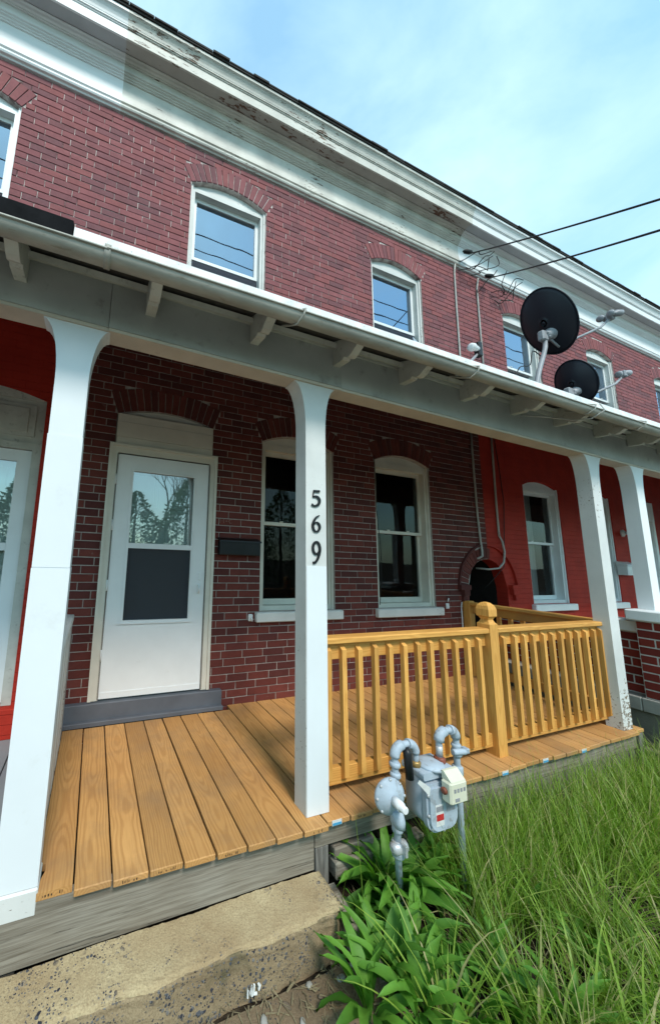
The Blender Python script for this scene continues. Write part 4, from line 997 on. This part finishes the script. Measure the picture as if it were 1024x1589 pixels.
# regulator: pancake housing on the riser
rc = Vector((1.455, -1.64, .175)); rax = Vector((-.12, -.99, .02)).normalized()
rg = MB().lathe(rc - rax * .03, rax, [(.02, -.03), (.045, -.012), (.075, 0), (.082, .004), (.082, .016), (.075, .02), (.062, .034), (.035, .044), (.026, .046)], 24).build('regulator', M['meter'], gm_)
MB().lathe(rc + rax * .012, rax, [(.022, 0), (.022, .05), (.017, .052), (.017, .075), (.012, .078)], 14).build('regulator_cap', M['lampw'], rg)
u_ = rax.orthogonal().normalized(); v2_ = rax.cross(u_)
for k in range(8):
    t = 2 * math.pi * k / 8; MB().lathe(rc - rax * .03 + (u_ * math.cos(t) + v2_ * math.sin(t)) * .076 + rax * .014, rax, [(.007, 0), (.007, .010), (.004, .012)], 6).build('regulator_bolt', M['galv'], rg)
MB().tube([rc + Vector((.02, .0, -.05)), rc + Vector((.03, -.01, -.10)), rc + Vector((.03, -.01, -.125))], [.03, .026, .024], 12).build('vent', M['meter'], rg)
MB().tube([rc - rax * .035, rc - rax * .06, (rx - .01, ry, .20)], .026, 12).build('regulator_neck', M['meter'], rg)
# outlet loop
ox = 1.835
b = MB(); b.tube([(ox, -1.60, .25), (ox, -1.60, .35)] + [(ox + .045 - .045 * math.cos(rad(a)), -1.60, .36 + .045 * math.sin(rad(a))) for a in (0, 22, 45, 67, 90)] + [(ox + .085, -1.60, .405)] + [(ox + .085 + .045 * math.sin(rad(a)), -1.60, .36 + .045 * math.cos(rad(a))) for a in (15, 35, 60, 90)] + [(ox + .13, -1.60, .1), (ox + .13, -1.60, GZ - .05)], PR, 12); op = b.build('outlet_pipe', M['meter'], gm_)
MB().tube([(ox + .045 - .045 * math.cos(rad(a)), -1.60, .36 + .045 * math.sin(rad(a))) for a in (0, 22, 45, 67, 90)], .025, 12).build('pipe_elbow', M['meter'], op)
MB().tube([(ox + .085 + .045 * math.sin(rad(a)), -1.60, .36 + .045 * math.cos(rad(a))) for a in (0, 22, 45, 67, 90)], .025, 12).build('pipe_elbow', M['meter'], op)
MB().lathe((ox, -1.60, .255), (0, 0, 1), [(.026, 0), (.029, .004), (.029, .024), (.022, .03)], 8).build('union_nut', M['copper'], op)
MB().lathe((ox, -1.60, .288), (0, 0, 1), [(.0172, 0), (.0172, .05)], 12).build('galvanised_nipple', M['galv'], op)
vv = MB().lathe((ox + .13, -1.60, .265), (0, 0, 1), [(.022, 0), (.027, .01), (.027, .03), (.02, .045), (.026, .055), (.022, .065)], 12); vv.lathe((ox + .09, -1.61, .295), (1, -.2, 0), [(.013, 0), (.016, .01), (.016, .07), (.013, .08)], 8); vv.box((ox + .165, -1.635, .285), (ox + .19, -1.60, .31), ch=.003); vv.build('valve', M['meter'], op)
MB().lathe((ox + .13, -1.60, .17), (0, 0, 1), [(.024, 0), (.028, .005), (.028, .045), (.022, .05)], 8).build('pipe_fitting', M['meter'], op)
b = MB(); b.tube([(1.60, -1.60, .362), (1.60, -1.605, .34), (1.605, -1.61, .22)], [.01, .022, .02], 10); b.build('hanging_cap', M['blackpl'], gm_)
b = MB(); b.add([(1.59, -1.67, .235), (1.655, -1.68, .17), (1.66, -1.682, .21), (1.60, -1.672, .25)], [(0, 1, 2, 3)]); b.build('paper_tag', M['sticker'], gm_, fix=False)

# ------------------------------------------------------------------ wall fixtures
mbx = empty('mailbox', (1.28, 0, 1.32), 'slim black wall mailbox between the storm door and the first window', 'mailbox')
MB().box((1.075, -.085, 1.325), (1.49, -.008, 1.455), ch=.008).build('box', M['blackpl'], mbx)
MB().prism([(-.096, 1.448), (-.094, 1.462), (-.01, 1.49), (-.008, 1.478)], 0, 1.07, 1.495).build('lid', M['blackpl'], mbx)
mb2 = empty('mailbox', (8.2, 0, 1.22), 'small white mailbox on the red wall beneath the porch light', 'mailbox')
MB().box((8.04, -.13, 1.23), (8.38, -.003, 1.38), ch=.008).build('box', M['lampw'], mb2); MB().prism([(-.14, 1.38), (-.13, 1.405), (-.004, 1.45), (-.004, 1.38)], 0, 8.03, 8.39).build('lid', M['lampw'], mb2); MB().box((8.25, -.136, 1.29), (8.29, -.131, 1.33)).build('latch', M['stick_grey'], mb2)
lp = empty('wall_lamp', (8.3, 0, 1.86), 'white double-headed porch floodlight on the red wall above the white mailbox', 'lamp')
MB().lathe((8.36, -.001, 1.93), (0, -1, 0), [(.06, 0), (.06, .02), (.03, .035), (.02, .05)], 16).build('base', M['lampw'], lp)
for dx, dz in ((-.10, .01), (.02, -.05)): MB().tube([(8.36, -.04, 1.93), (8.36 + dx * .4, -.09, 1.93 + dz * .5), (8.36 + dx, -.15, 1.93 + dz), (8.36 + dx * 1.5, -.21, 1.93 + dz * 1.4)], [.014, .018, .045, .05], 14).build('lamp_head', M['lampw'], lp)
ot = empty('tap_cover', (1.44, 0, .70), 'small white weathered fitting on the brick beside the first window sill', 'fitting')
MB().box((1.405, -.03, .715), (1.45, -.005, .78), ch=.008).build('plate', M['chalk'], ot); MB().tube([(1.43, -.03, .75), (1.43, -.05, .74), (1.43, -.05, .72)], .008, 8).build('spout', M['chalk'], ot)
wo = empty('wall_socket', (4.06, 0, .80), 'small white socket on brick just right of the second window sill', 'socket')
MB().box((4.035, -.022, .775), (4.085, -.005, .84), ch=.005).build('plate', M['lampw'], wo); MB().tube([(4.06, -.02, .86), (4.06, -.035, .90)], .008, 8).build('knob', M['lampw'], wo)
def cable(name, pts, r, m, label, cat='cable', group=None, n=8):
    o = MB().tube(pts, r, n).build(name, m); return tag(o, label, cat, group)
cable('conduit', [(4.64, -.045, 5.83), (4.625, -.02, 5.6), (4.615, -.02, 5.0), (4.612, -.02, 4.3), (4.61, -.02, 3.32)], .0125, M['conduit'], 'pale conduit on the upper brick, second from the dark dishes, under the cornice cable splice', 'conduit')
cable('conduit', [(5.12, -.04, 5.66), (5.105, -.02, 5.5), (5.10, -.02, 4.9), (5.10, -.02, 3.32)], .0125, M['conduit'], 'pale conduit on the upper brick directly behind the bare dish arm', 'conduit')
cable('conduit', [(4.715, -.02, 3.2), (4.712, -.02, 2.6), (4.715, -.02, 2.0), (4.735, -.022, 1.62), (4.738, -.03, 1.50), (4.72, -.04, 1.43), (4.68, -.02, 1.40), (4.64, .10, 1.38)], .0125, M['conduit'], 'grey conduit dropping over the brown brick into the passage arch', 'conduit')
cable('conduit', [(5.14, -.02, 3.2), (5.13, -.02, 2.7), (5.12, -.02, 2.2), (5.12, -.02, 1.72), (5.16, -.03, 1.64), (5.165, -.045, 1.5), (5.13, -.045, 1.36), (5.05, -.03, 1.28), (4.94, .03, 1.26), (4.86, .15, 1.27)], .0125, M['conduit'], 'conduit curving from the red wall into the passage arch', 'conduit')
cable('cable', [(5.20, -.012, 3.2), (5.26, -.012, 2.7), (5.30, -.012, 2.2), (5.24, -.015, 1.75), (5.15, -.03, 1.3), (5.0, .05, 1.1), (4.92, .2, .9)], .005, M['cable'], 'thin dark cable hanging loose beside the conduit on the red wall')
cable('cable', [(4.315, -.012, .85), (4.30, -.014, .80), (4.298, -.016, .4), (4.30, -.016, .02)], .007, M['lampw'], 'thin white cable on the brick beside the railing end post')
cable('cable', [(2.995, -.012, 2.55), (3.0, -.012, 1.9), (3.03, -.03, 1.5), (3.025, -.03, 1.1), (3.0, -.02, .84)], .004, M['cable'], 'thin dark cable running down the left edge of the second porch window')

# service drops: cornice to a pole across the street
def sagline(a, c, sag, n=26):
    a, c = Vector(a), Vector(c); return [tuple(a.lerp(c, i / n) - Vector((0, 0, sag * 4 * (i / n) * (1 - i / n)))) for i in range(n + 1)]
A1 = Vector((4.80, -.13, 5.88)); A2 = Vector((5.30, -.10, 5.68))
E1 = ray_at(1024, 309, -2.2); E2 = ray_at(1024, 357, -2.2)
for A, E_, nm, grp in ((A1, E1, 'thick black overhead cable running from the cornice out over the street, upper one', None), (A2, E2, 'thick black overhead cable running from the cornice out over the street, lower one', None)):
    end = A + (E_ + Vector((0, 0, .20 * .83)) - A) * 3.4; cable('overhead_cable', sagline(A, end, .20, 40), .0085, M['cable'], nm, 'cable', grp, 6)
def tangle(A, seed, label):
    random.seed(seed); t = empty('cable_splice', A, label, 'cable splice')
    MB().lathe(A + Vector((-.04, -.02, 0)), (1, -.1, .15), [(.012, -.09), (.03, -.05), (.032, .04), (.015, .08)], 10).build('splice_cover', M['cable'], t)
    for k in range(5):
        e = A + Vector((random.uniform(-.22, .35), random.uniform(.02, .09), random.uniform(-.26, -.12))); e.y = -.075 if e.z > 5.7 else -.02
        s_ = A + Vector((random.uniform(-.05, .6), -.05 - random.uniform(0, .12), random.uniform(-.02, .05)))
        mid = [s_.lerp(e, u) + Vector((random.uniform(-.07, .07), random.uniform(-.10, 0), random.uniform(-.14, .02))) for u in (.3, .6, .85)]
        P_ = [s_] + mid + [e]; pts = [tuple(q) for q in smooth([tuple(p) for p in P_], 5)]
        MB().tube(pts, .006, 6).build('loose_wire', M['cable'], t)
    random.seed(seed + 100)
tangle(A1, 3, 'tangle of black wires and splice cover on the cornice above the first conduit'); tangle(A2, 5, 'tangle of black wires at the cornice above the second conduit')
for i, (y, z) in enumerate(((-4.6, 9.9), (-4.3, 9.1), (-4.7, 10.5))):
    cable('street_line', sagline((-30, y, z + .6), (34, y, z + .2), .9, 40), .014, M['cable'], 'street cable hung high above the pavement, mirrored in the upper windows', 'cable', 'street cables over the pavement', 6)

# ------------------------------------------------------------------ satellite dishes
def dish(c, n, rw, rh, foot, lnb, label, heads, thick=.020, group=None, elbowp=None):
    c, n, foot, lnb = Vector(c), Vector(n).normalized(), Vector(foot), Vector(lnb)
    t = empty('satellite_dish', foot, label, 'satellite dish', group)
    up = (Vector((0, 0, 1)) - n * n.z).normalized(); sd_ = up.cross(n)
    b = MB(); R_, K = 9, 40; vs_ = [c - n * .075]; fs_ = []
    for i in range(1, R_ + 1):
        r_ = i / R_
        for k in range(K):
            a = 2 * math.pi * k / K; vs_.append(c + sd_ * (rw * r_ * math.cos(a)) + up * (rh * r_ * math.sin(a)) - n * (.075 * (1 - r_ * r_)))
    fs_ += [(0, 1 + k, 1 + (k + 1) % K) for k in range(K)]
    for i in range(R_ - 1):
        for k in range(K): fs_.append((1 + i * K + k, 1 + i * K + (k + 1) % K, 1 + (i + 1) * K + (k + 1) % K, 1 + (i + 1) * K + k))
    b.add(vs_, fs_, smooth=True)
    rf = b.build('reflector', M['dish'], t, fix=False)
    md = rf.modifiers.new('solid', 'SOLIDIFY'); md.thickness = .006
    b = MB(); b.tube([c + sd_ * (rw * math.cos(2 * math.pi * k / K)) + up * (rh * math.sin(2 * math.pi * k / K)) for k in range(K + 1)], .007, 6, cap=False); b.build('rim', M['dish'], t)
    mt = c - n * .10 - up * rh * .38 
    b = MB(); b.lathe(mt, n, [(rw * .26, .06), (rw * .28, .03), (rw * .22, .01), (rw * .22, -.03), (rw * .12, -.05)], 20); b.build('mount_plate', M['dishgrey'], t)
    b = MB(); q = mt - n * .07
    b.box(tuple(q - Vector((.05, .03, .05))), tuple(q + Vector((.04, .03, .06))), ch=.012); 
    for k in range(5):
        a = k * 1.25; b.lathe(mt - n * .03 + (sd_ * math.cos(a) + up * math.sin(a)) * rw * .17, -n, [(.012, 0), (.012, .015), (.007, .02)], 6)
    b.build('clamp', M['dishgrey'], t)
    b = MB(); pts = smooth([tuple(p) for p in (q + Vector((0, 0, .02)), q + Vector((.0, -.005, -.12)), foot.lerp(q, .45) + Vector((.02, 0, .02)), foot)], 5); b.tube(pts, .021, 12); b.build('mast', M['dishgrey'], t)
    b = MB(); b.box(tuple(foot - Vector((.07, .05, .02))), tuple(foot + Vector((.07, .05, .012))), ch=.004); b.build('foot', M['dishgrey'], t)
    a0 = c - up * rh * .80 - n * .03
    bend = a0.lerp(lnb, .78) - up * .035
    b = MB(); b.tube([mt - n * .02, a0, bend, lnb], .0125, 8); arm = b.build('feed_arm', M['dishgrey'], t)
    bk = (c - lnb).normalized()
    for k in range(heads):
        o_ = (k - (heads - 1) / 2) * .085; p = lnb + sd_ * o_ + up * (.02 + abs(o_) * .2)
        MB().lathe(p - bk * .05, bk, [(.018, -.04), (.03, -.03), (.034, .03), (.016, .05), (.016, .075), (.036, .085), (.034, .10), (.01, .105)], 16).build('feed_horn', M['dishgrey'], arm)
    b = MB(); b.box(tuple(lnb - Vector((.03, .03, .02))), tuple(lnb + Vector((.03, .03, .05))), ch=.008); b.build('horn_bracket', M['dishgrey'], arm)
    return t
c1 = ray_at(850, 499, -1.2); f1_ = ray_at(826, 602, -1.2); f1_ = Vector((f1_.x - .03, -1.2, 2.84)); l1 = ray_at(946, 494, -1.42)
d1 = dish(c1, (.84, -.12, .42), .235, .355, f1_, l1, 'large dark satellite dish with curved mast and twin-horn arm on the porch roof edge', 2)
c2 = ray_at(893, 593, -1.2); f2_ = Vector((c2.x - .05, -1.2, 2.84)); l2 = ray_at(966, 583, -1.38)
d2 = dish(c2, (.86, -.10, .38), .175, .24, f2_, l2, 'small round dark satellite dish low on the porch roof edge', 1)
an = empty('dish_arm', ray_at(708, 582, -1.62), 'bare dish arm with a small white horn leaning above the gutter', 'antenna')
p0, p1 = ray_at(708, 583, -1.62), ray_at(742, 548, -1.62)
MB().tube([p0, p1], .009, 8).build('arm', M['dishgrey'], an); q = p1 + Vector((0, 0, .02)); MB().box(tuple(q - Vector((.02, .02, .05))), tuple(q + Vector((.02, .02, .06))), ch=.006).build('bracket', M['blackpl'], an)
MB().lathe(q + Vector((-.02, -.01, .0)), (-1, -.1, -.12), [(.015, 0), (.02, .03), (.02, .055), (.028, .062), (.026, .085), (.01, .088)], 14).build('feed_horn', M['lampw'], an)
# loose coax behind the big dish
cable('cable', smooth([tuple(ray_at(px_, py_, -1.6)) for px_, py_ in ((825, 608), (812, 596), (800, 590), (806, 570), (822, 566), (826, 545), (838, 552))], 5), .004, M['cable'], 'loose black cable looping at the foot of the large dark dish')
# flap of torn sheet by the second upper window
b = MB(); fl = [ray_at(640, 522, -.06), ray_at(668, 553, -.16), ray_at(648, 548, -.20), ray_at(643, 535, -.14)]
b.add([tuple(p) for p in fl] + [tuple(p + Vector((.01, .02, .0))) for p in fl], [(0, 1, 2, 3), (7, 6, 5, 4), (0, 4, 5, 1), (1, 5, 6, 2), (2, 6, 7, 3), (3, 7, 4, 0)])
tag(b.build('screen_flap', M['meter_dark']), 'bent grey screen sheet sticking out beside the second upper window', 'sheet')

# ------------------------------------------------------------------ neighbour's brick knee wall and pier
kw = empty('knee_wall', (5.1, -.8, GZ), 'red brick knee wall and pier with white caps on a concrete base, beyond the railing', 'wall')
PX0, PX1, PY0, PY1 = 4.86, 5.30, -1.62, -1.30
def brick_box(b_or_parent, x0, x1, y0, y1, z0, z1, m, single):
    """bricks on the -X face"""
    n = round((z1 - z0) / .0755)
    for r in range(n):
        za = z0 + (z1 - z0) * r / n + .006; zb_ = z0 + (z1 - z0) * (r + 1) / n - .006; off = (r % 2) * .105
        ys = [y0]; y = y0 + (.21 - off if off else .21)
        while y < y1 - .03: ys.append(y); y += .21
        ys.append(y1)
        for a, c in zip(ys[:-1], ys[1:]):
            MB().box((x0 - .008, a + .006, za), (x0 + .03, c - .006, zb_), ch=.0025).build('brick', m, b_or_parent)
pier = MB().box((PX0, PY0, .155), (PX1, PY1, .845)).build('pier', M['mortar_white'], kw); brick_box(pier, PX0, PX1, PY0, PY1, .158, .842, M['red_brick'], True)
for r in range(9):   # bricks on the street face of the pier
    za = .158 + .076 * r + .006
    for k in range(2): MB().box((PX0 + .006 + k * .22, PY0 - .008, za), (PX0 + .21 + k * .22, PY0 + .02, za + .064), ch=.0025).build('brick', M['red_brick'], pier)
MB().box((PX0 - .05, PY0 - .05, .846), (PX1 + .05, PY1 + .05, .944), ch=.01).build('pier_cap', M['white'], kw)
pan = MB().box((4.98, PY1 + .002, .155), (5.12, -.02, .72)).build('panel', M['mortar_white'], kw); brick_box(pan, 4.98, 5.12, PY1, -.03, .158, .716, M['red_brick'], True)
MB().box((4.94, PY1 + .003, .721), (5.16, -1.02, .83), ch=.01).build('panel_cap', M['white'], kw)
for a, c in ((-1.66, -1.28), (-1.277, -.85), (-.847, -.42), (-.417, -.01)): MB().box((4.83, a, .035), (5.4, c, .153), ch=.006).build('base_stone', M['stone_band'], kw)
MB().box((4.87, -1.60, -.43), (9.8, -.02, .033)).build('base', M['conc_base'], kw)
MB().box((4.79, -1.64, -.43), (4.868, -.02, -.27), ch=.01).build('footing', M['conc_base'], kw)

# ------------------------------------------------------------------ planting
def leaf_mesh(name, L_, W_, arch, fold, mat, n=7):
    """lance-shaped leaf along +X, rising from the origin and drooping at the tip"""
    vs_ = []; fs_ = []
    for i in range(n + 1):
        t = i / n; wd = W_ * (math.sin(math.pi * min(1, t * .93 + .07)) ** .8) * (1 - .25 * t) if t < 1 else .0008
        if t < .18: wd = W_ * (.16 + t * 2.2)
        a = arch[0] - (arch[0] + arch[1]) * t; 
        if i == 0: x = z = 0
        else: x += L_ / n * math.cos(a); z += L_ / n * math.sin(a)
        wv = .10 * W_ * math.sin(t * 17)
        vs_ += [(x, -wd / 2, z + fold * wd + wv), (x, 0, z), (x, wd / 2, z + fold * wd - wv)]
    for i in range(n): fs_ += [(3 * i, 3 * i + 3, 3 * i + 4, 3 * i + 1), (3 * i + 1, 3 * i + 4, 3 * i + 5, 3 * i + 2)]
    me = bpy.data.meshes.new(name); me.from_pydata(vs_, [], fs_); me.materials.append(mat)
    for p in me.polygons: p.use_smooth = True
    return me
LEAFS = [leaf_mesh('leaf', l, w_, a, f, M['weed']) for l, w_, a, f in ((.24, .046, (1.15, .1), .22), (.27, .042, (1.3, .35), .25), (.20, .05, (.95, .35), .2), (.25, .038, (1.4, .0), .28), (.18, .042, (.7, .5), .18))]
LEAFP = [leaf_mesh('leaf', l, w_, a, f, M['weed_pale']) for l, w_, a, f in ((.20, .038, (1.1, .3), .22), (.24, .034, (1.3, .2), .25))]
def plant(px, py, nl, s, label, group, pale=.0, zoff=0):
    p = ray_ground(px, py, GZ); t = empty('dock_plant', (p.x, p.y, GZ - .01), label, 'weed', group); a0 = random.random() * 6
    for k in range(nl):
        me = random.choice(LEAFP if random.random() < pale else LEAFS)
        o = bpy.data.objects.new('leaf', me); COL.objects.link(o); o.parent = t
        ring = (k / nl); az = a0 + k * 2.4 + random.uniform(-.3, .3)
        o.location = (.02 * math.cos(az), .02 * math.sin(az), random.uniform(0, .05))
        o.rotation_euler = (random.uniform(-.35, .35), random.uniform(-.45, .25) - (1 - ring) * .25, az)
        q = s * random.uniform(.75, 1.2); o.scale = (q, q * random.uniform(.85, 1.25), q)
random.seed(21)
near = 'broad glossy dock weed beside the rotting board'; grp = 'dock weeds at the garden corner'
for px_, py_, nl, s in ((588, 1405, 24, 1.12), (608, 1402, 30, 1.5), (640, 1378, 22, 1.25), (645, 1400, 22, 1.1), (680, 1395, 16, .95), (560, 1452, 12, .8), (640, 1490, 20, 1.05), (600, 1530, 22, 1.05), (575, 1580, 22, 1.0), (650, 1580, 22, 1.05), (700, 1500, 12, .8)):
    plant(px_, py_, nl, s, 'broad-leaved glossy dock weed in the dark green clump below the gas meter', grp, .12)
for px_, py_, nl, s in ((735, 1600, 16, .95), (800, 1590, 16, .9), (880, 1610, 14, .95), (960, 1560, 10, .8), (770, 1520, 9, .8), (900, 1500, 9, .75), (830, 1440, 8, .75)):
    plant(px_, py_, nl, s, 'paler dock weed growing among the long grass', 'dock weeds in the long grass', .7)

random.seed(5)
b = MB()
def blade(b, p, h, w_, az, lean, curl, n=5, tone=0.):
    d = Vector((math.cos(az), math.sin(az), 0)); sd_ = Vector((-math.sin(az), math.cos(az), 0)); vs_ = []; pos = Vector(p); a = math.pi / 2 - lean
    tw = random.uniform(-.6, .6)
    for i in range(n + 1):
        t = i / n; wd = w_ * (1 - t ** 1.8) + .0004; s2 = (sd_ * math.cos(tw * t) + d * math.sin(tw * t))
        vs_ += [tuple(pos - s2 * wd / 2), tuple(pos + s2 * wd / 2)]
        pos = pos + (d * math.cos(a) + Vector((0, 0, 1)) * math.sin(a)) * (h / n); a -= curl / n * (.5 + t)
    b.add(vs_, [(2 * i, 2 * i + 1, 2 * i + 3, 2 * i + 2) for i in range(n)], tone, 0, True)
def dens(x, y):
    v = math.sin(x * 3.1 + 1) * math.sin(y * 4.3) + .6 * math.sin(x * 7.7 + y * 5.1)
    return .62 + .38 * v
tuss = []
while len(tuss) < 520:
    x = 1.3 + 5.3 * random.random() ** 1.25; y = random.uniform(-3.3, -1.45)
    if x > 4.3 and y > -1.5: continue
    if x < 1.78 and y > -2.05 and random.random() < .9: continue
    if x < 1.6 and random.random() < .7: continue
    if random.random() > dens(x, y) + .15: continue
    tuss.append((x, y, random.uniform(.0, .75), random.uniform(.6, 1.25), random.uniform(0, 6.28)))
for x, y, tn, sz, dr in tuss:
    coarse = random.random() < .35; nbl = int((26 if coarse else 42) * sz)
    for k in range(nbl):
        a = random.gauss(dr, 1.3); rr = abs(random.gauss(0, .055)) * sz
        blade(b, (x + rr * math.cos(a), y + rr * math.sin(a), GZ - .01), random.uniform(.16, .46) * sz, random.uniform(.006, .012) if coarse else random.uniform(.003, .0065), a, random.uniform(.05, .75), random.uniform(.4, 2.3), 6, min(.99, max(0, tn + random.uniform(-.15, .25))))
for k in range(3000):
    x = random.uniform(1.86, 4.9); y = random.uniform(-1.85, -1.43)
    if x > 4.4 and y > -1.5: continue
    blade(b, (x, y, GZ - .01), random.uniform(.30, .52), random.uniform(.003, .007), random.uniform(0, 6.283), random.uniform(.0, .3), random.uniform(.3, 1.6), 6, random.random())
gr = b.build('grass', M['grass'], tones=True, fix=False); tag(gr, 'long unmown grass filling the front garden', 'grass', kind='stuff')
b = MB()
for k in range(2600):
    x = random.uniform(1.25, 5.5); y = random.uniform(-3.2, -1.42)
    blade(b, (x, y, GZ + random.uniform(.004, .03)), random.uniform(.08, .26), random.uniform(.002, .005), random.random() * 6.28, random.uniform(1.2, 1.6), random.uniform(-.4, .5), 3, random.random())
for k in range(260):
    x = random.uniform(1.2, 1.45); y = random.uniform(-2.3, -1.42); blade(b, (x, y, GZ + random.uniform(.01, .03)), random.uniform(.03, .09), random.uniform(.003, .008), random.random() * 6.28, random.uniform(1.3, 1.6), 0, 2, random.random())
tag(b.build('dead_grass', M['straw'], tones=True, fix=False), 'dry dead stalks lying on the garden soil', 'straw', kind='stuff')
b = MB()
for k in range(420):
    x = random.uniform(.2, 1.25); y = -1.62 - abs(random.gauss(0, .16)); blade(b, (x, y, GZ + random.uniform(.003, .012)), random.uniform(.012, .06), random.uniform(.002, .007), random.random() * 6.28, random.uniform(1.35, 1.57), 0, 2, random.random())
tag(b.build('leaf_litter', M['straw'], tones=True, fix=False), 'dry bits of leaf and stalk scattered on the path below the step', 'litter', kind='stuff')
# a few seeding stalks in front of the fascia
b = MB()
for px_, h in ((553, .46), (578, .40), (588, .5), (692, .34), (840, .5), (870, .44), (905, .46), (528, .3), (600, .42), (770, .5), (935, .45)):
    p = ray_at(px_, 1290, -1.50); blade(b, (p.x, -1.50 + random.uniform(-.05, .03), GZ), h + .1, .0045, random.uniform(-3, 0), random.uniform(.02, .16), random.uniform(.2, .6), 7, random.random())
    blade(b, (p.x + .02, -1.50, GZ), h * .8, .006, random.uniform(-3, 0), .2, 1.2, 6, random.random())
tag(b.build('tall_grass', M['grass'], tones=True, fix=False), 'tall thin grass stalks rising in front of the fascia board', 'grass', kind='stuff')
# stones and litter near the path
random.seed(9)
def stone(p, r, m, label, cat, grp=None):
    bm = bmesh.new(); bmesh.ops.create_icosphere(bm, subdivisions=2, radius=1)
    for v in bm.verts:
        k = 1 + random.uniform(-.16, .16); v.co = Vector((v.co.x * r[0] * k, v.co.y * r[1] * k, v.co.z * r[2] * k))
    me = bpy.data.meshes.new('stone'); bm.to_mesh(me); bm.free(); me.materials.append(m)
    for q in me.polygons: q.use_smooth = True
    o = bpy.data.objects.new('stone', me); COL.objects.link(o); o.location = p; o.rotation_euler = (random.uniform(-.2, .2), random.uniform(-.2, .2), random.random() * 6); return tag(o, label, cat, grp)
for px_, py_, r in ((572, 1462, .05), (582, 1300, .06), (548, 1492, .02)):
    p = ray_ground(px_, py_, GZ + .02); stone(p, (r, r * .7, r * .5), M['stone_band'], 'grey stone half hidden among the dock weeds', 'stone', 'stones among the weeds')
for px_, py_, r in ((985, 1172, .07), (1005, 1185, .06), (968, 1180, .05), (1015, 1165, .08)):
    p = ray_ground(px_, py_, GZ + .1); stone((p.x, p.y, GZ + .05), (r, r * .8, r * .6), M['conc_base'], 'lump of rubble at the foot of the concrete base', 'rubble', 'rubble by the concrete base')
for px_, py_ in ((445, 1562), (498, 1548), (410, 1588), (530, 1520), (470, 1590), (480, 1530)):
    p = ray_ground(px_, py_, GZ); s_ = random.uniform(.006, .014); stone((p.x, p.y, GZ + .004), (s_ * 1.6, s_, s_ * .5), random.choice((M['stone_band'], M['spiky'], M['stone_band'])), 'small pebble or chip lying on the sandy path', 'pebble', 'chips on the path')

# ------------------------------------------------------------------ across the street (seen mirrored in the door glass)
def conifer(x, y, h, r, seed):
    random.seed(seed); t = empty('evergreen_tree', (x, y, GZ), 'bushy evergreen tree across the street, mirrored in the storm door glass', 'tree', 'evergreens across the street')
    MB().tube([(x, y, GZ), (x, y, GZ + h * .9)], [.14, .03], 8).build('trunk', M['bark'], t)
    b = MB()
    for k in range(2600):
        u = random.random() ** .7; z = GZ + .2 + (h - .2) * (1 - u); rr = r * (1 - ((z - GZ) / h) ** 2.2) * (random.random() ** .4) * random.uniform(.75, 1.15); a = random.random() * 6.283
        p = Vector((x + rr * math.cos(a), y + rr * math.sin(a), z)); d = Vector((math.cos(a), math.sin(a), random.uniform(-.3, .9))).normalized() * random.uniform(.12, .26); s_ = d.orthogonal().normalized() * random.uniform(.05, .1)
        b.add([tuple(p - s_), tuple(p + s_), tuple(p + d)], [(0, 1, 2)], random.random())
    b.build('crown', M['needle'], t, tones=True, fix=False)
for i, (x, y, h, r) in enumerate(((-3.5, -15, 3.6, 1.6), (-.9, -15.5, 4.0, 1.8), (1.8, -15, 3.5, 1.7), (4.6, -15.5, 4.2, 1.9), (7.6, -15, 3.8, 1.8), (11, -16, 4.4, 2), (15, -16, 4, 2), (-7, -16, 4.3, 2))): conifer(x, y, h * 1.4, r * 1.15, 40 + i)
bt = empty('bare_tree', (3.0, -17, GZ), 'leafless spreading tree across the street, mirrored in the storm door glass', 'tree')
random.seed(77); b = MB()
def branch(p, d, l, r, dep):
    pts = [p]; q = p
    for i in range(3): d = (d + Vector((random.uniform(-.22, .22), random.uniform(-.22, .22), random.uniform(-.05, .16)))).normalized(); q = q + d * l / 3; pts.append(q)
    b.tube(pts, [r, r * .88, r * .76, r * .62], 5 if dep < 3 else 3, cap=False)
    if dep >= 5: return
    for k in range(3 if dep < 4 else 2):
        nd = (d + Vector((random.uniform(-.85, .85), random.uniform(-.85, .85), random.uniform(-.1, .6)))).normalized(); branch(pts[random.choice((2, 3))], nd, l * random.uniform(.62, .85), r * .56, dep + 1)
branch(Vector((3.0, -17, GZ)), Vector((-.05, 0, 1)), 2.6, .17, 0); b.build('trunk', M['bark'], bt, fix=False)
